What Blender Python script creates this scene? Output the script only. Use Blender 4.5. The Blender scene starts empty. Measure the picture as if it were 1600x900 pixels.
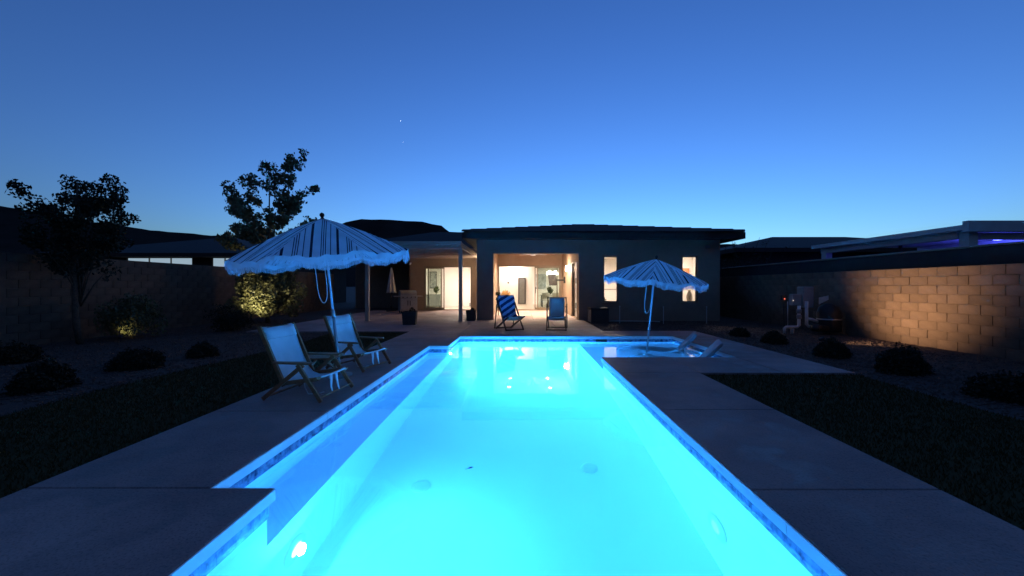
import bpy, math, random
from mathutils import Vector, Matrix
R = math.radians
random.seed(7)
sc = bpy.context.scene
C = sc.collection

# ------------------------------------------------------------------ camera, sky, exposure
EXP = 3.5
K = 2 ** -EXP                       # display value -> scene radiance
cam = bpy.data.cameras.new("camera")
cam.sensor_width = 36.0
cam.lens = 13.5                     # 600 px focal length on a 1600 px frame
cam.shift_x = -14 / 1600
cam.shift_y = -3 / 1600
cam.clip_end = 9000
co = bpy.data.objects.new("camera", cam)
C.objects.link(co)
co.location = (0, 0, 1.35)
co.rotation_euler = (R(90), 0, 0)
sc.camera = co

w = bpy.data.worlds.new("World")
sc.world = w
w.use_nodes = True
nt = w.node_tree
sky = nt.nodes.new('ShaderNodeTexSky')
sky.sky_type = 'NISHITA'
sky.sun_disc = False
sky.sun_elevation = R(-3.6)
sky.sun_rotation = R(14)
sky.ozone_density = 1.3
sky.air_density = 1.0
sky.dust_density = 0.4
tint = nt.nodes.new('ShaderNodeMix')
tint.data_type = 'RGBA'
tint.blend_type = 'MULTIPLY'
tint.inputs[0].default_value = 1.0
tint.inputs[7].default_value = (0.19, 0.50, 1.0, 1)     # tungsten white balance of the dusk exposure
nt.links.new(sky.outputs[0], tint.inputs[6])
nt.links.new(tint.outputs[2], nt.nodes['Background'].inputs[0])
nt.nodes['Background'].inputs[1].default_value = 0.62

sc.view_settings.view_transform = 'Standard'
sc.view_settings.look = 'None'
sc.view_settings.gamma = 1
sc.view_settings.use_curve_mapping = False
sc.view_settings.exposure = EXP
sc.render.engine = 'CYCLES'
cy = sc.cycles
cy.use_denoising = True
cy.max_bounces = 14
cy.diffuse_bounces = 5
cy.glossy_bounces = 5
cy.transmission_bounces = 8
cy.transparent_max_bounces = 12
cy.caustics_reflective = True
cy.caustics_refractive = True
cy.light_sampling_threshold = 0.0
cy.use_adaptive_sampling = False
cy.sample_clamp_indirect = 1.0
cy.blur_glossy = 0.3
cy.volume_bounces = 1

# ------------------------------------------------------------------ materials
MATS = {}
def mat(name, c, c2=None, scale=6.0, rough=0.8, bump=0.0, bscale=80.0, rand=0.0, metal=0.0, spec=0.4, coord='Object', detail=5.0, sheen=0.0):
    m = bpy.data.materials.new(name)
    m.use_nodes = True
    t = m.node_tree
    b = t.nodes['Principled BSDF']
    b.inputs['Roughness'].default_value = rough
    b.inputs['Metallic'].default_value = metal
    b.inputs['Specular IOR Level'].default_value = spec
    tc = t.nodes.new('ShaderNodeTexCoord')
    src = tc.outputs['Object']
    if coord == 'World':
        g = t.nodes.new('ShaderNodeNewGeometry')
        src = g.outputs['Position']
    c2 = c2 or tuple(v * 0.75 for v in c)
    n = t.nodes.new('ShaderNodeTexNoise')
    n.inputs['Scale'].default_value = scale
    n.inputs['Detail'].default_value = detail
    n.inputs['Roughness'].default_value = 0.62
    t.links.new(src, n.inputs['Vector'])
    rp = t.nodes.new('ShaderNodeValToRGB')
    rp.color_ramp.elements[0].position = 0.32
    rp.color_ramp.elements[1].position = 0.68
    rp.color_ramp.elements[0].color = (*c2, 1)
    rp.color_ramp.elements[1].color = (*c, 1)
    t.links.new(n.outputs[0], rp.inputs[0])
    col = rp.outputs[0]
    if rand:
        oi = t.nodes.new('ShaderNodeObjectInfo')
        mr = t.nodes.new('ShaderNodeMapRange')
        mr.inputs[3].default_value = 1 - rand
        mr.inputs[4].default_value = 1 + rand
        t.links.new(oi.outputs['Random'], mr.inputs[0])
        hs = t.nodes.new('ShaderNodeHueSaturation')
        t.links.new(mr.outputs[0], hs.inputs['Value'])
        t.links.new(col, hs.inputs['Color'])
        col = hs.outputs[0]
    t.links.new(col, b.inputs['Base Color'])
    if bump:
        n2 = t.nodes.new('ShaderNodeTexNoise')
        n2.inputs['Scale'].default_value = bscale
        n2.inputs['Detail'].default_value = 6
        t.links.new(src, n2.inputs['Vector'])
        bp = t.nodes.new('ShaderNodeBump')
        bp.inputs['Strength'].default_value = bump
        bp.inputs['Distance'].default_value = 0.01
        t.links.new(n2.outputs[0], bp.inputs['Height'])
        t.links.new(bp.outputs[0], b.inputs['Normal'])
    MATS[name] = m
    return m

def emit(name, c, s):
    m = bpy.data.materials.new(name)
    m.use_nodes = True
    t = m.node_tree
    b = t.nodes['Principled BSDF']
    b.inputs['Base Color'].default_value = (0.6, 0.6, 0.6, 1)
    b.inputs['Emission Color'].default_value = (*c, 1)
    b.inputs['Emission Strength'].default_value = s * K
    MATS[name] = m
    return m

def glass(name, tintc, refl=0.9):
    """thin window glass: clear or tinted transparency under a Fresnel reflection"""
    m = bpy.data.materials.new(name)
    m.use_nodes = True
    t = m.node_tree
    t.nodes.remove(t.nodes['Principled BSDF'])
    out = t.nodes['Material Output']
    tr = t.nodes.new('ShaderNodeBsdfTransparent')
    tr.inputs[0].default_value = (*tintc, 1)
    gl = t.nodes.new('ShaderNodeBsdfGlossy')
    gl.inputs[0].default_value = (refl, refl, refl, 1)
    gl.inputs[1].default_value = 0.0
    fr = t.nodes.new('ShaderNodeFresnel')
    fr.inputs[0].default_value = 1.5
    mx = t.nodes.new('ShaderNodeMixShader')
    t.links.new(fr.outputs[0], mx.inputs[0])
    t.links.new(tr.outputs[0], mx.inputs[1])
    t.links.new(gl.outputs[0], mx.inputs[2])
    t.links.new(mx.outputs[0], out.inputs[0])
    MATS[name] = m
    return m

def water_mat():
    m = bpy.data.materials.new('pool_water')
    m.use_nodes = True
    t = m.node_tree
    t.nodes.remove(t.nodes['Principled BSDF'])
    g = t.nodes.new('ShaderNodeBsdfGlass')
    g.inputs['IOR'].default_value = 1.33
    g.inputs['Roughness'].default_value = 0.0
    geo = t.nodes.new('ShaderNodeNewGeometry')
    n = t.nodes.new('ShaderNodeTexNoise')
    n.inputs['Scale'].default_value = 2.2
    n.inputs['Detail'].default_value = 2
    t.links.new(geo.outputs['Position'], n.inputs['Vector'])
    bp = t.nodes.new('ShaderNodeBump')
    bp.inputs['Strength'].default_value = 0.035
    bp.inputs['Distance'].default_value = 0.03
    t.links.new(n.outputs[0], bp.inputs['Height'])
    t.links.new(bp.outputs[0], g.inputs['Normal'])
    t.links.new(g.outputs[0], t.nodes['Material Output'].inputs[0])
    vs = t.nodes.new('ShaderNodeVolumeScatter')
    vs.inputs['Color'].default_value = (0.80, 0.93, 1.0, 1)
    vs.inputs['Density'].default_value = 0.10
    vs.inputs['Anisotropy'].default_value = 0.35
    t.links.new(vs.outputs[0], t.nodes['Material Output'].inputs['Volume'])
    MATS['pool_water'] = m
    return m

def fabric(name, base, stripes=None, trans=0.25, rough=0.9):
    """woven cloth; stripes = (period, [(centre, halfwidth), ...], colour) along UV u in metres"""
    m = bpy.data.materials.new(name)
    m.use_nodes = True
    t = m.node_tree
    b = t.nodes['Principled BSDF']
    b.inputs['Roughness'].default_value = rough
    b.inputs['Specular IOR Level'].default_value = 0.1
    tc = t.nodes.new('ShaderNodeTexCoord')
    n = t.nodes.new('ShaderNodeTexNoise')
    n.inputs['Scale'].default_value = 5
    n.inputs['Detail'].default_value = 4
    t.links.new(tc.outputs['Object'], n.inputs['Vector'])
    rp = t.nodes.new('ShaderNodeValToRGB')
    rp.color_ramp.elements[0].position = 0.3
    rp.color_ramp.elements[1].position = 0.7
    rp.color_ramp.elements[0].color = (*[v * 0.86 for v in base], 1)
    rp.color_ramp.elements[1].color = (*base, 1)
    t.links.new(n.outputs[0], rp.inputs[0])
    col = rp.outputs[0]
    if stripes:
        per, bands, sc_ = stripes
        sx = t.nodes.new('ShaderNodeSeparateXYZ')
        t.links.new(tc.outputs['UV'], sx.inputs[0])
        pm = t.nodes.new('ShaderNodeMath'); pm.operation = 'FLOORED_MODULO'
        pm.inputs[1].default_value = per
        t.links.new(sx.outputs[0], pm.inputs[0])
        acc = None
        for cc, hw in bands:
            c1 = t.nodes.new('ShaderNodeMath'); c1.operation = 'COMPARE'
            c1.inputs[1].default_value = cc
            c1.inputs[2].default_value = hw
            t.links.new(pm.outputs[0], c1.inputs[0])
            if acc is None:
                acc = c1.outputs[0]
            else:
                a = t.nodes.new('ShaderNodeMath'); a.operation = 'MAXIMUM'
                t.links.new(acc, a.inputs[0]); t.links.new(c1.outputs[0], a.inputs[1])
                acc = a.outputs[0]
        mx = t.nodes.new('ShaderNodeMix'); mx.data_type = 'RGBA'
        t.links.new(acc, mx.inputs[0])
        t.links.new(col, mx.inputs[6])
        mx.inputs[7].default_value = (*sc_, 1)
        col = mx.outputs[2]
    t.links.new(col, b.inputs['Base Color'])
    w2 = t.nodes.new('ShaderNodeTexNoise')
    w2.inputs['Scale'].default_value = 14
    w2.inputs['Detail'].default_value = 3
    t.links.new(tc.outputs['Object'], w2.inputs['Vector'])
    bp = t.nodes.new('ShaderNodeBump')
    bp.inputs['Strength'].default_value = 0.35
    bp.inputs['Distance'].default_value = 0.015
    t.links.new(w2.outputs[0], bp.inputs['Height'])
    t.links.new(bp.outputs[0], b.inputs['Normal'])
    if trans:
        tr = t.nodes.new('ShaderNodeBsdfTranslucent')
        t.links.new(col, tr.inputs[0])
        ms = t.nodes.new('ShaderNodeMixShader')
        ms.inputs[0].default_value = trans
        t.links.new(b.outputs[0], ms.inputs[1])
        t.links.new(tr.outputs[0], ms.inputs[2])
        t.links.new(ms.outputs[0], t.nodes['Material Output'].inputs[0])
    MATS[name] = m
    return m

def concrete_mat():
    m = mat('concrete', (0.42, 0.29, 0.25), (0.22, 0.155, 0.145), scale=0.85, rough=0.72, bump=0.5, bscale=38, rand=0.08, coord='World', detail=9)
    t = m.node_tree
    b = t.nodes['Principled BSDF']
    src = t.nodes['Geometry'].outputs['Position'] if 'Geometry' in t.nodes else None
    base = b.inputs['Base Color'].links[0].from_socket
    def layer(base, scale, lo, hi, dark, detail, dist=0.0):
        n = t.nodes.new('ShaderNodeTexNoise')
        n.inputs['Scale'].default_value = scale
        n.inputs['Detail'].default_value = detail
        n.inputs['Distortion'].default_value = dist
        t.links.new(src, n.inputs['Vector'])
        mr = t.nodes.new('ShaderNodeMapRange')
        mr.inputs[1].default_value = lo; mr.inputs[2].default_value = hi
        mr.inputs[3].default_value = dark; mr.inputs[4].default_value = 1.0
        t.links.new(n.outputs[0], mr.inputs[0])
        mx = t.nodes.new('ShaderNodeMix'); mx.data_type = 'RGBA'; mx.blend_type = 'MULTIPLY'
        mx.inputs[0].default_value = 1.0
        t.links.new(base, mx.inputs[6]); t.links.new(mr.outputs[0], mx.inputs[7])
        return mx.outputs[2], mr
    c1, mr1 = layer(base, 2.3, 0.36, 0.52, 0.66, 6, 1.2)
    c2, _ = layer(c1, 70, 0.30, 0.48, 0.6, 3)
    t.links.new(c2, b.inputs['Base Color'])
    rr = t.nodes.new('ShaderNodeMapRange')
    rr.inputs[1].default_value = 0.66; rr.inputs[2].default_value = 1.0
    rr.inputs[3].default_value = 0.45; rr.inputs[4].default_value = 0.8
    t.links.new(mr1.outputs[0], rr.inputs[0]); t.links.new(rr.outputs[0], b.inputs['Roughness'])
concrete_mat()
mat('coping', (0.74, 0.72, 0.70), (0.66, 0.64, 0.62), scale=3, rough=0.7, bump=0.2, bscale=60, coord='World')
mat('joint', (0.04, 0.035, 0.03), rough=0.95)
mat('gravel_bed', (0.095, 0.058, 0.042), (0.04, 0.025, 0.02), scale=40, rough=0.95, bump=1.0, bscale=55, coord='World')
mat('pebble', (0.13, 0.083, 0.06), (0.055, 0.036, 0.028), scale=3, rough=0.9, coord='World')
mat('turf', (0.07, 0.055, 0.02), (0.05, 0.04, 0.015), scale=5, rough=0.95, coord='World', spec=0.1)
mat('plaster', (0.86, 0.90, 0.92), (0.82, 0.87, 0.90), scale=2.5, rough=0.7, bump=0.05, bscale=60, coord='World')
mat('tile', (0.30, 0.40, 0.55), (0.015, 0.02, 0.07), scale=13, rough=0.25, rand=0.22, coord='World', spec=0.5)
mat('grout', (0.42, 0.46, 0.5), rough=0.9)
mat('stucco', (0.31, 0.222, 0.162), (0.27, 0.192, 0.14), scale=3, rough=0.95, bump=0.5, bscale=90, coord='World', spec=0.15)
mat('trim', (0.30, 0.23, 0.17), (0.26, 0.2, 0.15), scale=4, rough=0.6)
mat('pergola_paint', (0.46, 0.36, 0.28), (0.42, 0.33, 0.26), scale=4, rough=0.5)
mat('roof_tile', (0.04, 0.03, 0.025), (0.025, 0.019, 0.016), scale=7, rough=0.9, bump=0.4, bscale=40, rand=0.2)
mat('bronze_frame', (0.24, 0.19, 0.14), (0.2, 0.16, 0.12), scale=8, rough=0.45, metal=0.2)
mat('interior_white', (0.80, 0.77, 0.72), (0.77, 0.74, 0.69), scale=2, rough=0.85)
mat('interior_floor', (0.42, 0.36, 0.29), (0.36, 0.30, 0.24), scale=3, rough=0.35)
mat('block', (0.18, 0.118, 0.08), (0.125, 0.082, 0.057), scale=5, rough=0.95, bump=0.7, bscale=70, rand=0.13)
mat('mortar', (0.21, 0.14, 0.10), (0.15, 0.10, 0.072), scale=12, rough=0.95, bump=0.5, coord='World')
mat('dark_stucco', (0.06, 0.05, 0.045), (0.05, 0.04, 0.036), scale=3, rough=0.95, coord='World', spec=0.1)
mat('bark', (0.14, 0.10, 0.07), (0.07, 0.05, 0.035), scale=18, rough=0.95, bump=0.8, bscale=30)
mat('leaf', (0.075, 0.095, 0.028), (0.035, 0.055, 0.016), scale=3, rough=0.6, coord='World')
mat('leaf_olive', (0.15, 0.145, 0.065), (0.07, 0.075, 0.03), scale=3, rough=0.6, coord='World')
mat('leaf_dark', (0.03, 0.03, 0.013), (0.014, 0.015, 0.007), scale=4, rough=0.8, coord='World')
mat('teak', (0.36, 0.125, 0.05), (0.22, 0.08, 0.03), scale=22, rough=0.6, bump=0.2, bscale=60, rand=0.1)
mat('dark_wood', (0.045, 0.028, 0.018), (0.03, 0.018, 0.012), scale=20, rough=0.55)
mat('white_metal', (0.72, 0.72, 0.72), (0.66, 0.66, 0.66), rough=0.4)
mat('pole_metal', (0.35, 0.36, 0.36), (0.3, 0.31, 0.31), rough=0.35, metal=0.4)
mat('black_plastic', (0.02, 0.02, 0.022), (0.014, 0.014, 0.016), rough=0.5)
mat('tv_screen', (0.05, 0.055, 0.055), (0.03, 0.035, 0.035), rough=0.25)
mat('grey_plastic', (0.22, 0.22, 0.23), (0.18, 0.18, 0.19), rough=0.6)
mat('pvc', (0.55, 0.53, 0.5), (0.42, 0.40, 0.38), scale=9, rough=0.5)
mat('steel', (0.46, 0.45, 0.43), (0.38, 0.37, 0.36), scale=12, rough=0.38, metal=0.75)
mat('planter', (0.06, 0.05, 0.045), (0.045, 0.038, 0.034), scale=9, rough=0.8, bump=0.3)
mat('resin', (0.26, 0.26, 0.28), (0.22, 0.22, 0.24), scale=3, rough=0.55)
mat('mountain', (0.055, 0.042, 0.035), (0.03, 0.024, 0.02), scale=0.01, rough=1.0, spec=0.0, coord='World')
mat('rope', (0.72, 0.70, 0.66), (0.6, 0.58, 0.55), scale=40, rough=0.9)
mat('art_orange', (0.75, 0.16, 0.05), (0.62, 0.42, 0.2), scale=6, rough=0.7)
mat('art_grey', (0.55, 0.57, 0.56), (0.16, 0.18, 0.18), scale=5, rough=0.7)
mat('cushion', (0.55, 0.53, 0.5), rough=0.9)
mat('dresser_grey', (0.26, 0.27, 0.26), (0.2, 0.21, 0.2), rough=0.5)
mat('pampas', (0.62, 0.40, 0.16), (0.5, 0.28, 0.1), scale=20, rough=0.9)
mat('ceramic', (0.28, 0.26, 0.22), (0.2, 0.18, 0.15), scale=9, rough=0.4)
mat('neighbour_white', (0.62, 0.62, 0.60), (0.55, 0.55, 0.53), scale=3, rough=0.7)
glass('clear_glass', (0.96, 0.97, 0.96))
glass('tinted_glass', (0.76, 0.83, 0.79))
water_mat()
fabric('canopy_cloth', (0.72, 0.77, 0.84), (0.30, [(0.05, 0.015), (0.16, 0.0055), (0.185, 0.0055), (0.21, 0.0055), (0.268, 0.005)], (0.018, 0.02, 0.045)), trans=0.2)
fabric('white_fringe', (0.80, 0.88, 0.93), trans=0.35)
fabric('sling_white', (0.84, 0.83, 0.81), trans=0.2)
fabric('sling_blue', (0.66, 0.55, 0.47), trans=0.15)
fabric('closed_cloth', (0.72, 0.66, 0.56), trans=0.15)
fabric('towel_cloth', (0.34, 0.45, 0.62), (0.20, [(0.05, 0.05)], (0.02, 0.03, 0.09)), trans=0.0)

# ------------------------------------------------------------------ geometry helpers
class MB:
    def __init__(s):
        s.v = []; s.f = []; s.uv = {}
    def add(s, vs, fs):
        o = len(s.v)
        s.v += [tuple(p) for p in vs]
        s.f += [tuple(i + o for i in f) for f in fs]
        return o
    def quad(s, a, b, c, d):
        s.add([a, b, c, d], [(0, 1, 2, 3)])
    def box(s, x0, x1, y0, y1, z0, z1, bev=0.0):
        if bev <= 0:
            s.add([(x0, y0, z0), (x1, y0, z0), (x1, y1, z0), (x0, y1, z0), (x0, y0, z1), (x1, y0, z1), (x1, y1, z1), (x0, y1, z1)],
                  [(0, 3, 2, 1), (4, 5, 6, 7), (0, 1, 5, 4), (1, 2, 6, 5), (2, 3, 7, 6), (3, 0, 4, 7)])
            return
        b = min(bev, (x1 - x0) / 2.2, (y1 - y0) / 2.2, (z1 - z0) / 2.2)
        vs = []
        for z, i in ((z0, b), (z0 + b, 0), (z1 - b, 0), (z1, b)):
            vs += [(x0 + i, y0 + i, z), (x1 - i, y0 + i, z), (x1 - i, y1 - i, z), (x0 + i, y1 - i, z)]
        fs = [(3, 2, 1, 0), (12, 13, 14, 15)]
        for k in range(3):
            for j in range(4):
                a, c = k * 4 + j, k * 4 + (j + 1) % 4
                fs.append((a, c, c + 4, a + 4))
        s.add(vs, fs)
    def beam(s, p, q, w_, h_, up=(0, 0, 1)):
        p, q = Vector(p), Vector(q)
        d = (q - p).normalized()
        u = Vector(up)
        if abs(d.dot(u)) > 0.98: u = Vector((0, 1, 0))
        a = d.cross(u).normalized() * w_ / 2
        b = a.cross(d).normalized() * h_ / 2
        vs = []
        for e in (p, q):
            vs += [e - a - b, e + a - b, e + a + b, e - a + b]
        s.add(vs, [(0, 1, 2, 3), (7, 6, 5, 4), (0, 4, 5, 1), (1, 5, 6, 2), (2, 6, 7, 3), (3, 7, 4, 0)])
    def tube(s, pts, rad, n=8, caps=True):
        pts = [Vector(p) for p in pts]
        if not isinstance(rad, (list, tuple)): rad = [rad] * len(pts)
        rings = []
        ref = None
        for i, p in enumerate(pts):
            d = (pts[min(i + 1, len(pts) - 1)] - pts[max(i - 1, 0)])
            if d.length < 1e-9: d = Vector((0, 0, 1))
            d.normalize()
            if ref is None:
                ref = Vector((1, 0, 0)) if abs(d.x) < 0.9 else Vector((0, 1, 0))
            a = (ref - d * ref.dot(d)).normalized()
            ref = a
            b = d.cross(a)
            o = s.add([p + (a * math.cos(2 * math.pi * k / n) + b * math.sin(2 * math.pi * k / n)) * rad[i] for k in range(n)], [])
            rings.append(o)
        for i in range(len(rings) - 1):
            for k in range(n):
                k2 = (k + 1) % n
                s.f.append((rings[i] + k, rings[i] + k2, rings[i + 1] + k2, rings[i + 1] + k))
        if caps:
            s.f.append(tuple(rings[0] + k for k in reversed(range(n))))
            s.f.append(tuple(rings[-1] + k for k in range(n)))
    def lathe(s, prof, n=16, c=(0, 0, 0)):
        s.tube([(c[0], c[1], c[2] + z) for r, z in prof], [max(r, 1e-4) for r, z in prof], n)
    def build(s, name, m, parent=None, smooth=False, uvs=None):
        me = bpy.data.meshes.new(name)
        me.from_pydata(s.v, [], s.f)
        if uvs:
            l = me.uv_layers.new(name='UVMap')
            for lp in me.loops:
                l.data[lp.index].uv = uvs[lp.vertex_index]
        if smooth:
            me.polygons.foreach_set('use_smooth', [True] * len(me.polygons))
        me.materials.append(MATS[m])
        me.update()
        o = bpy.data.objects.new(name, me)
        C.objects.link(o)
        if parent: o.parent = parent
        return o

def tag(o, label=None, cat=None, group=None, kind=None):
    if label: o['label'] = label
    if cat: o['category'] = cat
    if group: o['group'] = group
    if kind: o['kind'] = kind
    return o
def empty(name, loc, rz=0.0, label=None, cat=None, group=None):
    o = bpy.data.objects.new(name, None)
    o.empty_display_size = 0.2
    C.objects.link(o)
    o.location = loc
    o.rotation_euler = (0, 0, rz)
    tag(o, label, cat, group)
    return o
def copy_tree(o, parent=None):
    c = o.copy(); C.objects.link(c); c.parent = parent
    for ch in list(o.children): copy_tree(ch, c)
    return c
def box(name, m, x0, x1, y0, y1, z0, z1, parent=None, bev=0.0):
    b = MB(); b.box(x0, x1, y0, y1, z0, z1, bev)
    return b.build(name, m, parent)
def inst(src, name, loc, parent, rot=None, scale=None):
    o = bpy.data.objects.new(name, src.data)
    C.objects.link(o)
    o.parent = parent
    o.location = loc
    if rot: o.rotation_euler = rot
    if scale: o.scale = scale
    return o
def lamp(name, kind, loc, power, color, parent=None, aim=None, **kw):
    l = bpy.data.lights.new(name, kind)
    l.energy = power * K
    l.color = color
    for k_, v in kw.items(): setattr(l, k_, v)
    o = bpy.data.objects.new(name, l)
    C.objects.link(o)
    o.location = loc
    if aim is not None:
        o.rotation_euler = (Vector(aim) - Vector(loc)).to_track_quat('-Z', 'Y').to_euler()
    if parent:
        o.parent = parent
    return o
def holed(m_, axis, p0, p1, u0, u1, z0, z1, holes):
    """solid wall between p0 and p1 along its normal; axis 'x': runs along x, 'y': runs along y; holes (a,b,c,d) = u range, z range"""
    us = sorted({u0, u1, *[h[0] for h in holes], *[h[1] for h in holes]})
    zs = sorted({z0, z1, *[h[2] for h in holes], *[h[3] for h in holes]})
    def P(u, p, z): return (u, p, z) if axis == 'x' else (p, u, z)
    def solid(i, j):
        if i < 0 or j < 0 or i >= len(us) - 1 or j >= len(zs) - 1: return False
        a, b = (us[i] + us[i + 1]) / 2, (zs[j] + zs[j + 1]) / 2
        return not any(h[0] < a < h[1] and h[2] < b < h[3] for h in holes)
    for i in range(len(us) - 1):
        for j in range(len(zs) - 1):
            if not solid(i, j): continue
            a, b, c, d = us[i], us[i + 1], zs[j], zs[j + 1]
            m_.quad(P(a, p0, c), P(b, p0, c), P(b, p0, d), P(a, p0, d))
            m_.quad(P(b, p1, c), P(a, p1, c), P(a, p1, d), P(b, p1, d))
            if not solid(i - 1, j): m_.quad(P(a, p0, c), P(a, p0, d), P(a, p1, d), P(a, p1, c))
            if not solid(i + 1, j): m_.quad(P(b, p0, c), P(b, p1, c), P(b, p1, d), P(b, p0, d))
            if not solid(i, j - 1): m_.quad(P(a, p0, c), P(a, p1, c), P(b, p1, c), P(b, p0, c))
            if not solid(i, j + 1): m_.quad(P(a, p0, d), P(b, p0, d), P(b, p1, d), P(a, p1, d))

WARM = (1.0, 0.79, 0.56)
WHITE = (1.0, 0.82, 0.71)
# ------------------------------------------------------------------ terrain
PX0, PX1, PXB, PXS = -1.65, 1.53, -2.08, 4.10      # pool: main basin x range, bench outer edge, shelf outer edge
PY0, PY1, PYB0, PYB1, PYS = 0.5, 10.36, 2.57, 8.71, 7.30
m = MB()
xs = [-4000, -60, -2.20, 1.66, 4.20, 60, 4000]
ys = [-3000, -30, 0.30, 7.20, 10.50, 60, 4000]
for i in range(len(xs) - 1):
    for j in range(len(ys) - 1):
        cx, cyy = (xs[i] + xs[i + 1]) / 2, (ys[j] + ys[j + 1]) / 2
        if (-2.2 < cx < 1.66 and 0.3 < cyy < 10.5) or (1.66 < cx < 4.20 and 7.2 < cyy < 10.5): continue
        m.quad((xs[i], ys[j], -0.045), (xs[i + 1], ys[j], -0.045), (xs[i + 1], ys[j + 1], -0.045), (xs[i], ys[j + 1], -0.045))
tag(m.build('ground', 'gravel_bed'), kind='structure')

# distant mountains: ridge crest at 1200 m
crest = [(-500, 300), (-200, 302), (0, 321), (60, 331), (110, 343), (170, 348), (235, 359), (330, 367), (420, 371), (500, 365), (540, 346), (565, 342),
         (610, 343), (660, 346), (690, 352), (702, 361), (760, 366), (900, 372), (1100, 380), (1400, 386), (2100, 386)]
rr = random.Random(3)
m = MB()
D = 1200.0
cols = []
dense = []
for (xa, ya), (xb, yb) in zip(crest[:-1], crest[1:]):
    n = max(2, int((xb - xa) / 12))
    for k in range(n):
        dense.append((xa + (xb - xa) * k / n, ya + (yb - ya) * k / n + rr.uniform(-0.5, 0.5)))
for (x, y) in dense:
    X = (x - 814) * D / 600; Z = (447 - y) * D / 600
    col = []
    for t_, h in ((-420, -0.02), (-260, 0.34), (-120, 0.68), (0, 1.0), (200, 0.6), (500, -0.02)):
        jj = rr.uniform(-0.03, 0.03) if 0 < h < 1 else 0
        col.append((X, D + t_, max(-2, Z * (h + jj))))
    cols.append(m.add(col, []))
for a, b in zip(cols[:-1], cols[1:]):
    for k in range(5): m.f.append((a + k, b + k, b + k + 1, a + k + 1))
tag(m.build('mountains', 'mountain'), kind='structure')

# ------------------------------------------------------------------ pool
g = 0.03
def wallq(m_, xa, ya, xb, yb, z0, z1): m_.quad((xa, ya, z0), (xb, yb, z0), (xb, yb, z1), (xa, ya, z1))
ZF, ZB, ZS, ZT = -1.50, -0.60, -0.52, -0.066
ax0, ax1, axb, axs = PX0 - g, PX1 + g, PXB - g, PXS + g
ay0, ay1, ab0, ab1, as0 = PY0 - g, PY1 + g, PYB0 - g, PYB1 + g, PYS - g
m = MB()
wallq(m, ax0, ay0, ax1, ay0, ZF, ZT)
wallq(m, ax1, ay0, ax1, as0, ZF, ZT)
wallq(m, ax1, as0, axs, as0, ZS, ZT)
wallq(m, axs, as0, axs, ay1, ZS, ZT)
wallq(m, ax1, ay1, axs, ay1, ZS, ZT)
wallq(m, ax0, ay1, ax1, ay1, ZF, ZT)
wallq(m, ax0, ab1, ax0, ay1, ZF, ZT)
wallq(m, axb, ab1, ax0, ab1, ZB, ZT)
wallq(m, axb, ab0, axb, ab1, ZB, ZT)
wallq(m, axb, ab0, ax0, ab0, ZB, ZT)
wallq(m, ax0, ay0, ax0, ab0, ZF, ZT)
wallq(m, ax0, ab0, ax0, ab1, ZF, ZB)           # bench riser
wallq(m, ax1, as0, ax1, ay1, ZF, ZS)           # shelf riser
m.quad((ax0, ay0, ZF), (ax1, ay0, ZF), (ax1, ay1, ZF), (ax0, ay1, ZF))
m.quad((axb, ab0, ZB), (ax0, ab0, ZB), (ax0, ab1, ZB), (axb, ab1, ZB))
m.quad((ax1, as0, ZS), (axs, as0, ZS), (axs, ay1, ZS), (ax1, ay1, ZS))
basin = tag(m.build('pool_basin', 'plaster'), kind='structure')

m = MB()
ZW = -0.15
q = 0.012                                      # the body of water reaches a little into the walls
poly = [(ax0 - q, ay0 - q), (ax1 + q, ay0 - q), (ax1 + q, as0 - q), (axs + q, as0 - q), (axs + q, ay1 + q), (ax0 - q, ay1 + q),
        (ax0 - q, ab1 + q), (axb - q, ab1 + q), (axb - q, ab0 - q), (ax0 - q, ab0 - q)]
n = len(poly)
m.add([(x, y, ZW) for x, y in poly] + [(x, y, ZF - 0.05) for x, y in poly],
      [tuple(range(n)), tuple(range(2 * n - 1, n - 1, -1))] + [(k, k + n, (k + 1) % n + n, (k + 1) % n) for k in range(n)])
tag(m.build('water', 'pool_water'), kind='structure')

# waterline tiles, each its own piece
tl = 0.150
tmb = MB(); tmb.box(0.0015, tl - 0.0015, -0.012, 0.0, -0.075, 0.075, 0.002)
tile0 = None
def tile_run(xa, ya, xb, yb):
    """tiles face to the left of the walking direction"""
    global tile0
    L = math.hypot(xb - xa, yb - ya)
    n = max(1, round(L / tl)); s = L / n
    ang = math.atan2(yb - ya, xb - xa)
    for k in range(n):
        loc = (xa + (xb - xa) * k / n, ya + (yb - ya) * k / n, -0.147)
        if tile0 is None:
            tile0 = tmb.build('tile', 'tile', basin)
            tile0.location = loc; tile0.rotation_euler = (0, 0, ang); tile0.scale = (s / tl, 1, 1)
        else:
            inst(tile0, 'tile', loc, basin, (0, 0, ang), (s / tl, 1, 1))
e = 0.012
tile_run(ax1 - e + .012, as0, ax1 - e + .012, ay0 + .9)
tile_run(axs, as0, ax1, as0)
tile_run(axs, ay1, axs, as0)
tile_run(ax0, ay1, axs, ay1)
tile_run(ax0, ab1, ax0, ay1)
tile_run(axb, ab1, ax0, ab1)
tile_run(axb, ab0, axb, ab1)
tile_run(ax0, ay0 + .9, ax0, ab0)
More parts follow.
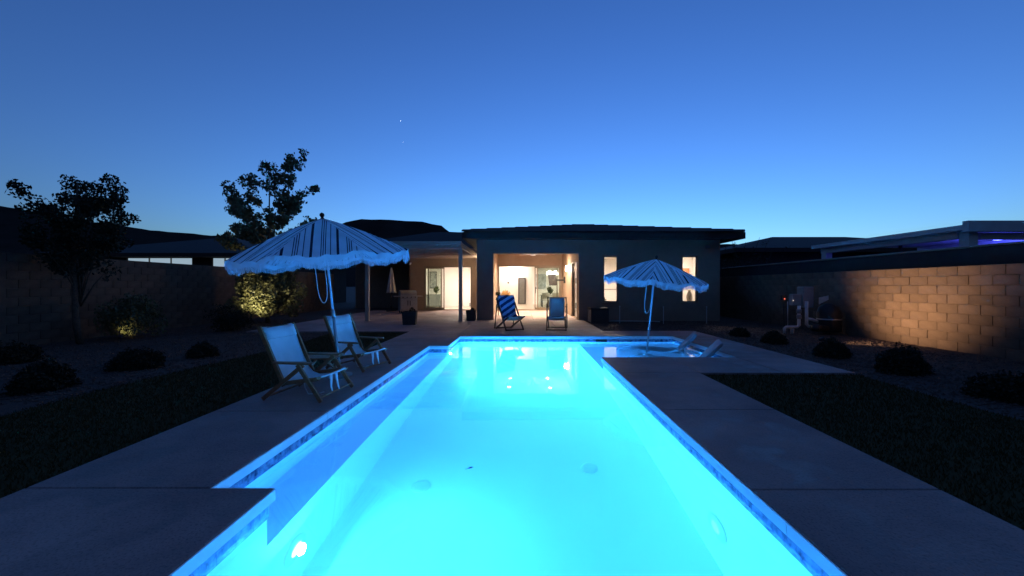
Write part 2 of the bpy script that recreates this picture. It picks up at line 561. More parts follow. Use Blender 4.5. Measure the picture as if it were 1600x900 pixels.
for o in [o for o in basin.children]:
    # tile boxes are modelled toward -y of their run; flip those whose face points into the wall
    a = o.rotation_euler.z
    nrm = Vector((math.sin(a), -math.cos(a), 0))
    mid = Vector(o.location) + Vector((math.cos(a), math.sin(a), 0)) * tl / 2 + nrm * 0.1
    x, y = mid.x, mid.y
    inside = (ax0 < x < ax1 and ay0 < y < ay1) or (axb < x < ax0 + .01 and ab0 < y < ab1) or (ax1 - .01 < x < axs and as0 < y < ay1)
    if not inside:
        o.location = Vector(o.location) + Vector((math.cos(a), math.sin(a), 0)) * tl * o.scale.x
        o.rotation_euler = (0, 0, a + math.pi)
# skimmer mouth in the far wall
sk = MB(); sk.box(2.02, 2.32, ay1 - 0.022, ay1 - 0.0005, -0.225, -0.072, 0.006)
sk.build('skimmer_mouth', 'black_plastic', basin)

for x, y in ((0.78, 4.4), (-1.06, 4.05)):
    b = MB(); b.lathe([(0.10, 0.001), (0.10, 0.012), (0.07, 0.022), (0.02, 0.024)], 20, (x, y, ZF)); b.build('drain_cover', 'white_metal', basin)
lf = empty('floating_leaf', (-0.416, 3.16, ZW + 0.003), 0.6, 'small dark leaf floating near the middle of the pool', 'leaf')
b = MB(); b.add([(-.028, 0, 0), (-.008, .012, .003), (.014, .010, .004), (.03, 0, .001), (.014, -.011, .004), (-.008, -.012, .003)], [(0, 1, 2, 3, 4, 5)])
b.build('blade', 'leaf_dark', lf)
b = MB(); b.tube([(-.045, .004, .001), (-.028, 0, .001)], .0015, 5); b.build('stalk', 'leaf_dark', lf)
# pool lamps
POOLC = (0.020, 0.29, 1.0)
emit('pool_lens', (0.5, 0.9, 1.0), 3.0)
emit('dim_lens', (0.3, 0.8, 1.0), 0.5)
def pool_lamp(x, y, z, dx, power, label, lens='pool_lens'):
    t_ = empty('pool_light', (x, y, z), 0 if dx > 0 else math.pi, label, 'pool light', 'round lights in the pool walls')
    b = MB()
    n = 24
    for r0, r1, x0, x1 in ((0.068, 0.14, 0.016, 0.004),):
        a = b.add([(x0, r0 * math.cos(2 * math.pi * k / n), r0 * math.sin(2 * math.pi * k / n)) for k in range(n)], [])
        c = b.add([(x1, r1 * math.cos(2 * math.pi * k / n), r1 * math.sin(2 * math.pi * k / n)) for k in range(n)], [])
        for k in range(n): b.f.append((a + k, c + k, c + (k + 1) % n, a + (k + 1) % n))
    b.build('rim', 'white_metal', t_)
    b = MB(); b.tube([(0.003, 0, 0), (0.014, 0, 0), (0.022, 0, 0)], [0.067, 0.067, 0.045], 24)
    b.build('lens', lens, t_)
    if power:
        lamp('pool_bulb', 'AREA', (0.05, 0, 0), power, POOLC, t_, aim=(1, 0, 0.25), shape='DISK', size=0.10 if power > 200 else 0.05)
pool_lamp(ax0 + 0.002, 2.85, -1.05, 1, 310, 'lit round pool light at the near end of the bench')
pool_lamp(ax0 + 0.002, 8.88, -0.46, 1, 1750, 'lit round pool light at the far left corner of the pool')
pool_lamp(ax1 - 0.002, 3.05, -1.00, -1, 0, 'pale round pool light in the right wall of the pool', 'dim_lens')

# ------------------------------------------------------------------ concrete deck, slab by slab
deck = tag(box('deck_footing', 'joint', -3.28, -2.25, -2.9, 11.5, -0.12, -0.047), kind='structure')
deck.name = 'pool_deck'
def slab(x0, x1, y0, y1, p=None):
    q = 0.004
    return box('slab', 'concrete', x0 + q, x1 - q, y0 + q, y1 - q, -0.070, 0.0, p or deck, 0.006)
XL = -3.32; XR = 2.79; XRR = 5.22
for a, b in ((-2.9, -0.8), (-0.8, 0.9), (0.9, 2.57)): slab(XL, PX0, a, b)
for a, b in ((2.57, 4.15), (4.15, 5.75), (5.75, 7.28), (7.28, 8.71)): slab(XL, PXB, a, b)
slab(XL, PX0, 8.71, 10.36)
slab(PX0, -0.1, -2.9, 0.5); slab(-0.1, PX1, -2.9, 0.5)
for a, b in ((-2.9, -0.8), (-0.8, 0.9), (0.9, 2.55), (2.55, 4.2), (4.2, 5.98)): slab(PX1, XR, a, b)
slab(PX1, XR, 5.98, PYS); slab(XR, PXS, 5.98, PYS); slab(PXS, XRR, 5.98, PYS)
slab(PXS, XRR, PYS, 8.85); slab(PXS, XRR, 8.85, 10.36)
for a, b in ((XL, -1.75), (-1.75, -0.3), (-0.3, 1.15), (1.15, 2.48), (2.48, PXS), (PXS, XRR)): slab(a, b, 10.36, 11.6)
def nosing(xa, ya, xb, yb, nx, ny):
    # pale rounded edge of the slabs, facing the water
    L = math.hypot(xb - xa, yb - ya); n = max(1, round(L / 1.6))
    for k in range(n):
        x0_, y0_ = xa + (xb - xa) * k / n, ya + (yb - ya) * k / n
        x1_, y1_ = xa + (xb - xa) * (k + 1) / n, ya + (yb - ya) * (k + 1) / n
        gx, gy = (0.003, 0) if abs(xb - xa) > abs(yb - ya) else (0, 0.003)
        xs_ = sorted((x0_, x1_)) if gx else sorted((xa - nx * 0.0025, xa + nx * 0.010))
        ys_ = sorted((y0_, y1_)) if gy else sorted((ya - ny * 0.0025, ya + ny * 0.010))
        box('coping_edge', 'coping', xs_[0] + gx, xs_[1] - gx, ys_[0] + gy, ys_[1] - gy, -0.082, -0.004, deck, 0.004)
nosing(PX1, PY0, PX1, PYS, -1, 0); nosing(PX1, PYS, PXS, PYS, 0, 1); nosing(PXS, PYS, PXS, PY1, -1, 0); nosing(PXS, PY1, PX0, PY1, 0, -1)
nosing(PX0, PY1, PX0, PYB1, 1, 0); nosing(PXB, PYB1, PX0, PYB1, 0, -1); nosing(PXB, PYB1, PXB, PYB0, 1, 0); nosing(PXB, PYB0, PX0, PYB0, 0, 1); nosing(PX0, PYB0, PX0, PY0, 1, 0)
patio = tag(box('patio_footing', 'joint', -8.0, 2.2, 11.65, 21.2, -0.12, -0.047), kind='structure')
patio.name = 'patio'
for a, b in ((-8.2, -6.6), (-6.6, -5.0), (-5.0, XL)): slab(a, b, 11.45, 13.4, patio)
for a, b in ((XL, -1.75), (-1.75, -0.3), (-0.3, 1.15), (1.15, 2.48)): slab(a, b, 11.6, 13.4, patio)
for a, b in ((-8.2, -6.2), (-6.2, -4.2), (-4.2, -2.2), (-2.2, -0.3), (-0.3, 1.15), (1.15, 2.48)): slab(a, b, 13.4, 15.28, patio)
for y0, y1 in ((15.28, 18.3), (18.3, 21.38)):
    for a, b in ((-8.2, -6.2), (-6.2, -4.2), (-4.2, -1.80), (-1.28, 0.5), (0.5, 2.28)): slab(a, b, y0, y1, patio)

# ------------------------------------------------------------------ lawns and gravel
def lawn(x0f, x1f, y0, y1, n, seed, label):
    r_ = random.Random(seed)
    b = MB()
    N = 24
    for k in range(N):
        ya, yb = y0 + (y1 - y0) * k / N, y0 + (y1 - y0) * (k + 1) / N
        b.quad((x0f(ya), ya, -0.030), (x1f(ya), ya, -0.030), (x1f(yb), yb, -0.030), (x0f(yb), yb, -0.030))
    for k in range(n):
        y = y0 + (y1 - y0) * r_.random() ** 1.3
        x = x0f(y) - .03 + (x1f(y) - x0f(y) + .045) * r_.random()
        h = r_.uniform(0.02, 0.038); a = r_.uniform(0, 6.28); wv = 0.0042
        dx, dy = math.cos(a) * wv, math.sin(a) * wv
        b.add([(x - dx, y - dy, -0.03), (x + dx, y + dy, -0.03), (x + r_.uniform(-.02, .02), y + r_.uniform(-.02, .02), -0.03 + h)], [(0, 1, 2)])
    return tag(b.build('lawn', 'turf'), label, 'lawn', kind='stuff')
lawn(lambda y: -5.45 + 0.12 * math.sin(y * 0.9), lambda y: XL - 0.004, -2.5, 11.42, 70000, 1, 'dark green lawn left of the pool deck')
lawn(lambda y: XR + 0.004, lambda y: 5.22 + 0.08 * math.sin(y * 1.1), -2.5, 5.97, 56000, 2, 'dark green lawn right of the pool deck')

def gravel(regs, seed, label):
    r_ = random.Random(seed)
    b = MB()
    for (x0, x1, y0, y1, n) in regs:
        for k in range(n):
            x, y = r_.uniform(x0, x1), r_.uniform(y0, y1)
            s = r_.uniform(0.012, 0.034); a = r_.uniform(0, 6.28)
            vs = []
            for q in range(4):
                aa = a + q * 1.57 + r_.uniform(-.3, .3); rr_ = s * r_.uniform(.7, 1.2)
                vs.append((x + rr_ * math.cos(aa), y + rr_ * math.sin(aa), -0.045 + s * 0.25))
            vs.append((x + r_.uniform(-.3, .3) * s, y + r_.uniform(-.3, .3) * s, -0.045 + s * r_.uniform(.7, 1.1)))
            b.add(vs, [(0, 1, 4), (1, 2, 4), (2, 3, 4), (3, 0, 4)])
    return tag(b.build('gravel', 'pebble'), label, 'gravel', kind='stuff')
gravel([(5.3, 9.15, 4.0, 11.6, 7500), (2.55, 9.15, 11.65, 15.2, 5000)], 4, 'loose tan gravel along the right side of the yard')
gravel([(-11.2, -5.5, 4.5, 11.4, 7500), (-11.2, -8.3, 11.4, 16, 2000)], 5, 'loose brown gravel along the left side of the yard')

# ------------------------------------------------------------------ block walls
def block_wall(x, y0, y1, front, label, ylim, NC=9, zb=-0.05):
    """wall running along y, visible face at x; front = +1 when it faces +x"""
    t_ = empty('block_wall', (x, y0, zb), 0, label, 'wall')
    L, H, T = 0.4064, 0.2032, 0.20
    n = int((y1 - y0) / L)
    s = -front
    xa, xb = sorted((s * 0.012, s * (T - 0.012)))
    box('mortar', 'mortar', xa, xb, 0, n * L, -0.1, NC * H - 0.004, t_)
    b = MB()
    xa, xb = sorted((0, s * T))
    b.box(xa, xb, 0.005, L - 0.005, 0.005, H - 0.005, 0.005)
    src = None
    far = MB()
    cnt = 0
    for k in range(n):
        for c in range(NC):
            yy = k * L + (L / 2 if c % 2 else 0)
            if yy + L > n * L + 0.01: continue
            jit = ((k * 7 + c * 13) % 5 - 2) * 0.0012
            if ylim[0] <= y0 + yy <= ylim[1] and cnt < 300:
                cnt += 1
                if src is None:
                    src = b.build('block', 'block', t_); src.location = (jit, yy, c * H)
                else:
                    inst(src, 'block', (jit, yy, c * H), t_)
            else:
                far.box(xa + jit, xb + jit, yy + 0.005, yy + L - 0.005, c * H + 0.005, c * H + H - 0.005)
    if far.v:
        tag(far.build('blocks_beyond', 'block', t_), kind='stuff')
    return t_
block_wall(9.30, -3.2, 27.0, -1, 'tan block garden wall on the right with a warm pool of light', (6.5, 19.9))
block_wall(-11.5, -3.2, 24.0, 1, 'brown block garden wall on the left behind the trees', (8.4, 19.4), 11, -0.13)
# neighbour's higher dark wall behind the right one
b = MB(); b.box(0, 0.2, 0, 26, 0, 2.26); 
t_ = empty('neighbour_wall', (10.15, 2, -0.05), 0, 'tall dark plain wall behind the tan block wall on the right', 'wall')
b.build('wall_body', 'dark_stucco', t_)
b = MB(); b.box(-0.03, 0.23, 0, 26, 2.262, 2.31, 0.01); b.build('coping', 'trim', t_)

# ------------------------------------------------------------------ the house
house = empty('house', (0, 15.3, 0), 0, 'single storey tan stucco house with low tiled hip roof and lit rooms', 'house')
def hpart(name, mb, m_, smooth=False):
    o = mb.build(name, m_, house, smooth)
    for v in o.data.vertices: v.co.y -= 15.3
    return o
def hbox(name, m_, x0, x1, y0, y1, z0, z1, bev=0.0):
    mb = MB(); mb.box(x0, x1, y0, y1, z0, z1, bev)
    return hpart(name, mb, m_)
FY = 15.3; BY = 21.40
W1 = (3.29, 3.88, 0.71, 2.55); W2 = (6.43, 7.04, 0.71, 2.55)
mb = MB(); holed(mb, 'x', FY, FY + 0.2, -1.76, 7.93, -0.1, 3.2, [(-1.10, 2.30, -0.1, 2.65), W1, W2]); hpart('front_wall', mb, 'stucco')
mb = MB(); mb.box(-1.76, -1.30, FY + 0.2, BY, -0.1, 3.2); hpart('wall', mb, 'stucco')
SD = (15.72, 17.35, 0.0, 2.42)
mb = MB(); holed(mb, 'y', 2.30, 2.38, FY + 0.2, BY, -0.1, 3.2, [SD]); hpart('wall', mb, 'stucco')
mb = MB(); holed(mb, 'y', 7.73, 7.93, FY + 0.2, 30, -0.1, 3.2, []); hpart('wall', mb, 'stucco')
DL = (-5.42, -2.75, 0.02, 2.46); DM = (-1.28, 2.24, 0.02, 2.50)
mb = MB(); holed(mb, 'x', BY, BY + 0.18, -6.20, 2.38, -0.1, 3.2, [DL, DM]); hpart('back_wall', mb, 'stucco')
mb = MB(); mb.box(-6.20, -6.0, BY + 0.18, 28, -0.1, 3.2); hpart('wall', mb, 'stucco')
mb = MB(); mb.box(-10.6, -6.2, 24.6, 24.8, -0.1, 3.2); hpart('wall', mb, 'stucco')
mb = MB(); mb.box(-1.299, 2.299, FY + 0.201, BY - 0.001, 3.10, 3.2); hpart('patio_ceiling', mb, 'stucco')
# roof: main hip and left wing
EZ = 3.42
roof = MB()
x0, x1, y0, y1 = -2.25, 8.6, 14.7, 31.0
apx = (x0 + x1) / 2; hw = (x1 - x0) / 2; rise = hw * 0.2
A, B = (apx, y0 + hw, EZ + rise), (apx, y1 - hw, EZ + rise)
c = [(x0, y0, EZ), (x1, y0, EZ), (x1, y1, EZ), (x0, y1, EZ)]
roof.add([*c, A, B], [(0, 1, 4), (1, 2, 5, 4), (2, 3, 5), (3, 0, 4, 5)])
roof_o = hpart('roof', roof, 'roof_tile')
f = MB()
for (xa, ya, xb, yb) in ((x0, y0, x1, y0 + 0.05), (x1 - 0.05, y0 + 0.05, x1, y1), (x0, y0 + 0.05, x0 + 0.05, 20.7)):
    f.box(xa, xb, ya, yb, 3.17, EZ - 0.004)
f.box(x0 + 0.05, x1 - 0.05, y0 + 0.05, FY + 0.001, 3.195, 3.235)
f.box(7.93, x1 - 0.05, FY + 0.001, y1, 3.195, 3.235)
f.box(x0 + 0.05, -1.76, FY + 0.001, 20.7, 3.195, 3.235)
hpart('fascia', f, 'dark_stucco')
wing = MB()
wx0, wx1, wy0 = -11.0, 0.5, 20.75
wing.add([(wx0, wy0, 3.40), (wx1, wy0, 3.40), (wx1, 31, 3.40), (wx0, 31, 3.40), (wx0 + 5.1, wy0 + 5.1, 4.98), (wx1, wy0 + 5.1, 4.98)],
         [(0, 1, 5, 4), (2, 3, 4, 5), (3, 0, 4)])
hpart('roof', wing, 'roof_tile')
f = MB(); f.box(wx0, -2.25, wy0, wy0 + 0.05, 3.16, 3.396); f.box(wx0, -2.25, wy0 + 0.05, BY, 3.19, 3.23); hpart('fascia', f, 'stucco')
# individual flat roof tiles on the street-facing (pool side) slope and caps on its hips
tw, tg = 0.335, 0.36
sl = math.atan(0.2)
tmb2 = MB(); tmb2.box(-tw / 2 + 0.004, tw / 2 - 0.004, -0.02, tg + 0.05, -0.004, 0.030, 0.006)
src = None
row = 0
while True:
    yy = y0 - 0.04 + row * tg * math.cos(sl)
    half = hw - (yy - y0) - 0.05
    if half < 0.3: break
    n = int(2 * half / tw)
    off = 0.5 * tw * (row % 2)
    for k in range(n):
        xx = apx - n * tw / 2 + tw / 2 + k * tw + off * 0.5
        zz = EZ + (yy - y0) * 0.2 + 0.016
        jit = ((k * 5 + row * 3) % 7 - 3) * 0.0016
        loc = (xx, yy, zz + jit)
        if src is None:
            src = tmb2.build('tile', 'roof_tile', roof_o)
            src.location = (loc[0], loc[1] - 15.3, loc[2]); src.rotation_euler = (sl + 0.07, 0, 0)
        else:
            inst(src, 'tile', (loc[0], loc[1] - 15.3, loc[2]), roof_o, (sl + 0.07, 0, 0))
    row += 1
capm = MB()
for q in range(5):
    a = math.pi * q / 4
    capm.add([(0.11 * math.cos(a), 0, 0.075 * math.sin(a)), (0.10 * math.cos(a), 0.46, 0.06 * math.sin(a))], [])
for q in range(4): capm.f.append((2 * q, 2 * q + 1, 2 * q + 3, 2 * q + 2))
capm.f.append((0, 2, 4, 6, 8))
src = None
for cx in (x0, x1):
    d = Vector(A) - Vector((cx, y0, EZ))
    n = int(d.length / 0.40)
    rot = d.to_track_quat('Y', 'Z').to_euler()
    for k in range(n):
        p = Vector((cx, y0, EZ + 0.028)) + d * ((k + 0.1) / n) + Vector((0, 0, 0.012 * (k % 2)))
        p.y -= 15.3
        if src is None:
            src = capm.build('hip_cap', 'roof_tile', roof_o); src.location = p; src.rotation_euler = rot
        else: inst(src, 'hip_cap', p, roof_o, rot)

# front windows with frames, sills and panes
def window(h, mull=None):
    xa, xb, za, zb = h
    fr = MB(); t_ = 0.045
    for bx in ((xa, xa + t_, za, zb), (xb - t_, xb, za, zb), (xa + t_, xb - t_, zb - t_, zb), (xa + t_, xb - t_, za, za + t_)):
        fr.box(bx[0], bx[1], FY + 0.07, FY + 0.13, bx[2], bx[3], 0.004)
    if mull: fr.box(xa + t_, xb - t_, FY + 0.08, FY + 0.12, mull - 0.012, mull + 0.012)
    o = hpart('window', fr, 'bronze_frame')
    p = MB(); p.box(xa + t_, xb - t_, FY + 0.097, FY + 0.103, za + t_, zb - t_)
    q = p.build('pane', 'clear_glass', o)
    for v in q.data.vertices: v.co.y -= 15.3
    s = MB(); s.box(xa - 0.06, xb + 0.06, FY - 0.05, FY + 0.065, za - 0.055, za - 0.003, 0.006)
    q = s.build('sill', 'stucco', o)
    for v in q.data.vertices: v.co.y -= 15.3
    s = MB()
    s.box(xa - 0.10, xb + 0.10, FY - 0.04, FY - 0.001, zb + 0.003, zb + 0.10, 0.006)
    q = s.build('lintel', 'stucco', o)
    for v in q.data.vertices: v.co.y -= 15.3
window(W1, 1.22); window(W2)

def slider(h, y, panels, t_=0.06):
    """sliding door set in a wall along x; panels: (x0, x1, y offset, glass or None)"""
    xa, xb, za, zb = h
    fr = MB()
    for bx in ((xa, xa + t_, za, zb), (xb - t_, xb, za, zb), (xa + t_, xb - t_, zb - t_, zb), (xa + t_, xb - t_, za, za + 0.03)):
        fr.box(bx[0], bx[1], y, y + 0.16, bx[2], bx[3], 0.004)
    fo = hpart('sliding_door', fr, 'bronze_frame')
    for (pa, pb, dy, gm) in panels:
        s = 0.055
        p = MB()
        for bx in ((pa, pa + s, za + .035, zb - t_ - .002), (pb - s, pb, za + .035, zb - t_ - .002), (pa + s, pb - s, zb - t_ - .08, zb - t_ - .002), (pa + s, pb - s, za + .035, za + .13)):
            p.box(bx[0], bx[1], y + dy, y + dy + 0.035, bx[2], bx[3], 0.003)
        q = p.build('door_panel', 'bronze_frame', fo)
        for v in q.data.vertices: v.co.y -= 15.3
        p = MB(); p.box(pa + s, pb - s, y + dy + .014, y + dy + .02, za + .13, zb - t_ - .08)
        q = p.build('pane', gm, fo)
        for v in q.data.vertices: v.co.y -= 15.3
    return fo
slider(DL, BY + 0.01, [(-5.36, -4.42, 0.02, 'tinted_glass'), (-5.22, -4.28, 0.08, 'clear_glass')])
fo = slider(DM, BY + 0.01, [(0.90, 2.18, 0.02, 'tinted_glass'), (0.76, 2.05, 0.08, 'clear_glass')])
p = MB(); p.box(0.80, 0.83, BY - 0.03, BY + 0.03, 0.95, 1.30, 0.01); q = p.build('handle', 'black_plastic', fo)
for v in q.data.vertices: v.co.y -= 15.3
# side door of the recess, in the wall along y
mb = MB()
for (ya, yb, za, zb) in ((SD[0], SD[0] + .06, 0, 2.42), (SD[1] - .06, SD[1], 0, 2.42), (SD[0] + .06, SD[1] - .06, 2.36, 2.42)):
    mb.box(2.285, 2.40, ya, yb, za, zb, 0.004)
mb.box(2.33, 2.37, 16.75, 16.81, 0.03, 2.355)
fo = hpart('sliding_door', mb, 'bronze_frame')
p = MB(); p.box(2.347, 2.353, 16.81, 17.29, 0.03, 2.355); q = p.build('pane', 'clear_glass', fo)
for v in q.data.vertices: v.co.y -= 15.3

# interior shells
def room(x0, x1, y0, y1, zc, skip=()):
    mb = MB()
    if 'front' not in skip: mb.quad((x0, y0, 0), (x1, y0, 0), (x1, y0, zc), (x0, y0, zc))
    if 'back' not in skip: mb.quad((x0, y1, 0), (x1, y1, 0), (x1, y1, zc), (x0, y1, zc))
    if 'left' not in skip: mb.quad((x0, y0, 0), (x0, y1, 0), (x0, y1, zc), (x0, y0, zc))
    if 'right' not in skip: mb.quad((x1, y0, 0), (x1, y1, 0), (x1, y1, zc), (x1, y0, zc))
    hpart('interior_wall', mb, 'interior_white')
    mb = MB(); mb.quad((x0, y0, zc), (x1, y0, zc), (x1, y1, zc), (x0, y1, zc)); hpart('interior_ceiling', mb, 'interior_white')
    mb = MB(); mb.quad((x0, y0, 0.012), (x1, y0, 0.012), (x1, y1, 0.012), (x0, y1, 0.012)); hpart('interior_floor', mb, 'interior_floor')
IY = BY + 0.185
room(-5.99, -1.6, IY, 25.2, 2.85, ('front',))
room(-1.59, 4.6, IY, 28.0, 2.85, ('front',))
room(2.385, 7.725, FY + 0.205, 21.38, 2.85, ('front', 'left'))
# the room fronts, with the openings left free
mb = MB(); holed(mb, 'x', IY, IY + 0.005, -5.99, -1.6, 0, 2.85, [(DL[0], DL[1], 0, DL[3])]); hpart('interior_wall', mb, 'interior_white')
mb = MB(); holed(mb, 'x', IY, IY + 0.005, -1.59, 4.6, 0, 2.85, [(DM[0], DM[1], 0, DM[3])]); hpart('interior_wall', mb, 'interior_white')
mb = MB(); holed(mb, 'x', FY + 0.202, FY + 0.207, 2.385, 7.725, 0, 2.85, [W1, W2]); hpart('interior_wall', mb, 'interior_white')
mb = MB(); holed(mb, 'y', 2.382, 2.387, FY + 0.205, 21.38, 0, 2.85, [SD]); hpart('interior_wall', mb, 'interior_white')
# partition close behind the main sliding door, and one in the right room
hbox('interior_wall', 'interior_white', -1.585, 0.70, 22.75, 22.87, 0.013, 2.849)
hbox('baseboard', 'interior_white', -1.58, 0.69, 22.735, 22.749, 0.014, 0.12)
hbox('interior_wall', 'interior_white', 5.4, 7.72, 17.3, 17.42, 0.013, 2.849)

# ------------------------------------------------------------------ lamps of the house
emit('lamp_white', WHITE, 5.0)
emit('lamp_warm', WARM, 6.0)
emit('lamp_bright', (1.0, 0.86, 0.7), 60.0)
def ceiling_panel(x, y, z, power, label, size=0.5, col=WHITE):
    t_ = empty('ceiling_light', (x, y, z), 0, label, 'ceiling light')
    b = MB(); b.lathe([(size / 2, 0), (size / 2, -0.05)], 20); b.build('housing', 'white_metal', t_)
    b = MB(); b.lathe([(size / 2 - 0.02, -0.051), (size / 2 - 0.05, -0.07)], 20); b.build('diffuser', 'lamp_white', t_)
    lamp('bulb', 'AREA', (0, 0, -0.09), power, col, t_, shape='DISK', size=size)
ceiling_panel(-3.6, 22.7, 2.848, 230, 'round ceiling lamp in the room behind the pergola')
ceiling_panel(-0.4, 22.18, 2.848, 70, 'round ceiling lamp behind the recessed patio doors', 0.4)
ceiling_panel(2.2, 25.0, 2.848, 330, 'round ceiling lamp over the dining table')
ceiling_panel(4.6, 18.6, 2.848, 200, 'round ceiling lamp in the room on the right')
ceiling_panel(6.6, 16.4, 2.848, 60, 'small ceiling lamp behind the rightmost narrow window', 0.3)
for i, (x, y, wh) in enumerate(((-0.55, 18.0, 'near left'), (1.38, 18.0, 'near right'), (-0.55, 19.8, 'far left'), (1.38, 19.8, 'far right'))):
    t_ = empty('recessed_light', (x, y, 3.099), 0, wh + ' recessed ceiling spot of the covered patio', 'ceiling light', 'recessed lights in the patio ceiling')
    b = MB(); b.lathe([(0.095, 0), (0.095, -0.008)], 20); b.build('trim_ring', 'white_metal', t_)
    b = MB(); b.lathe([(0.07, -0.009), (0.066, -0.014)], 20); b.build('lens', 'lamp_bright', t_)
    lamp('bulb', 'SPOT', (0, 0, -0.03), 820, WARM, t_, spot_size=R(125), spot_blend=0.9, shadow_soft_size=0.06)
# sconce on the right wall of the recess
t_ = empty('wall_sconce', (2.299, 18.5, 2.05), 0, 'glowing box sconce on the right wall of the covered patio', 'wall lamp')
b = MB(); b.box(-0.02, 0, -0.07, 0.07, 0, 0.28, 0.004); b.build('back_plate', 'black_plastic', t_)
b = MB(); b.box(-0.13, -0.021, -0.08, 0.08, 0.01, 0.27, 0.01); b.build('shade', 'lamp_bright', t_)
lamp('bulb', 'POINT', (-0.22, 0, 0.14), 130, WARM, t_, shadow_soft_size=0.08)
t_ = empty('wall_sconce', (-1.761, 19.6, 2.05), 0, 'box sconce under the pergola behind the house column', 'wall lamp')
b = MB(); b.box(0, 0.02, -0.07, 0.07, 0, 0.28, 0.004)
b.v = [(p[0] - 0.02, p[1], p[2]) for p in b.v]; b.build('back_plate', 'black_plastic', t_)
b = MB(); b.box(-0.13, -0.021, -0.08, 0.08, 0.01, 0.27, 0.01); b.build('shade', 'lamp_bright', t_)
lamp('bulb', 'POINT', (-0.22, 0, 0.14), 55, WARM, t_, shadow_soft_size=0.08)
# lamp under the pergola on the left mass wall
t_ = empty('soffit_light', (-6.15, 21.38, 2.62), 0, 'small unlit white security lamp high on the wall under the pergola', 'wall lamp')
b = MB(); b.box(-0.05, 0.05, -0.03, 0, -0.05, 0.05, 0.006); b.build('base', 'white_metal', t_)
b = MB(); b.lathe([(0.03, 0), (0.05, -0.08)], 12, (0, -0.07, 0.0)); b.build('lamp_head', 'white_metal', t_)
t_ = empty('security_camera', (7.42, 15.299, 2.92), 0, 'small grey fixture high on the house front near the right corner', 'wall fixture')
b = MB(); b.box(-0.07, 0.07, -0.03, 0, -0.06, 0.06, 0.01); b.build('base', 'grey_plastic', t_)
for s in (-1, 1):
    b = MB(); b.lathe([(0.028, 0.0), (0.045, -0.08)], 12, (s * 0.05, -0.075, 0.02)); b.build('lamp_head', 'grey_plastic', t_)

# ------------------------------------------------------------------ pergola over the left patio
pg = empty('pergola', (-4.1, 14.8, 0), 0, 'flat metal patio cover on two slim posts left of the house', 'pergola')
def pbox(name, m_, x0, x1, y0, y1, z0, z1, bev=0.0):
    mb = MB(); mb.box(x0 + 4.1, x1 + 4.1, y0 - 14.8, y1 - 14.8, z0, z1, bev)
    return mb.build(name, m_, pg)
for x in (-5.92, -2.33):
    pbox('post', 'pergola_paint', x - 0.065, x + 0.065, 14.745, 14.875, 0, 2.80, 0.008)
    pbox('post_base', 'pergola_paint', x - 0.09, x + 0.09, 14.72, 14.90, 0, 0.03, 0.004)
pbox('front_beam', 'pergola_paint', -6.5, -2.27, 14.73, 14.89, 2.801, 3.0, 0.006)
pbox('gutter', 'pergola_paint', -6.55, -2.27, 14.60, 14.728, 2.93, 3.06, 0.01)
pbox('side_beam', 'pergola_paint', -2.345, -2.275, 14.891, 21.38, 2.83, 2.99, 0.004)
pbox('side_beam', 'pergola_paint', -6.5, -6.43, 14.891, 21.38, 2.83, 2.99, 0.004)
for k in range(6):
    y = 15.9 + k * 0.98
    pbox('purlin', 'pergola_paint', -6.42, -2.35, y, y + 0.06, 2.86, 2.995, 0.003)
for k in range(14):
    x = -6.5 + k * 0.302
    pbox('roof_panel', 'pergola_paint', x, x + 0.298, 14.73, 21.37, 3.001, 3.03)

# ------------------------------------------------------------------ neighbours
def hip_house(name, label, x0, x1, y0, y1, ez, sl_, wall_gaps, wm, roofm='roof_tile'):
    t_ = empty(name, ((x0 + x1) / 2, y0, 0), 0, label, 'house')
    ox, oy = (x0 + x1) / 2, y0
    mb = MB(); holed(mb, 'x', 0.6, 0.8, x0 + .6 - ox, x1 - .6 - ox, -0.1, ez - 0.1, [(a - ox, b_ - ox, c_, d_) for a, b_, c_, d_ in wall_gaps]); mb.box(x0 + .6 - ox, x1 - .6 - ox, 0.95, y1 - y0 - .6, -0.1, ez - 0.1)
    mb.build('wall', wm, t_)
    hh = min(x1 - x0, y1 - y0) / 2; rz = ez + hh * sl_
    mb = MB()
    if x1 - x0 > y1 - y0:
        pa, pb = (x0 + hh, (y0 + y1) / 2, rz), (x1 - hh, (y0 + y1) / 2, rz)
        fs = [(0, 1, 5, 4), (1, 2, 5), (2, 3, 4, 5), (3, 0, 4)]
    else:
        pa, pb = ((x0 + x1) / 2, y0 + hh, rz), ((x0 + x1) / 2, y1 - hh, rz)
        fs = [(0, 1, 4), (1, 2, 5, 4), (2, 3, 5), (3, 0, 4, 5)]
    mb.add([(p[0] - ox, p[1] - oy, p[2]) for p in ((x0, y0, ez), (x1, y0, ez), (x1, y1, ez), (x0, y1, ez), pa, pb)], fs)
    r_ = mb.build('roof', roofm, t_)
    mb = MB(); mb.box(x0 - ox, x1 - ox, 0, y1 - y0, ez - 0.22, ez - 0.003); mb.build('fascia', wm, t_)
    return t_
emit('lit_wall_glow', (0.50, 0.68, 0.82), 0.6)  # glow put into panes that stand for a pale lamp-lit stucco wall
nl = hip_house('neighbour_house', 'dark neighbouring house with glowing panes standing for a lamp-lit wall beyond the left wall', -27, -14.6, 21.4, 34, 3.2, 0.27, [(-22.6, -18.85, 1.2, 2.95), (-17.7, -15.6, 1.2, 2.95)], 'dark_stucco')
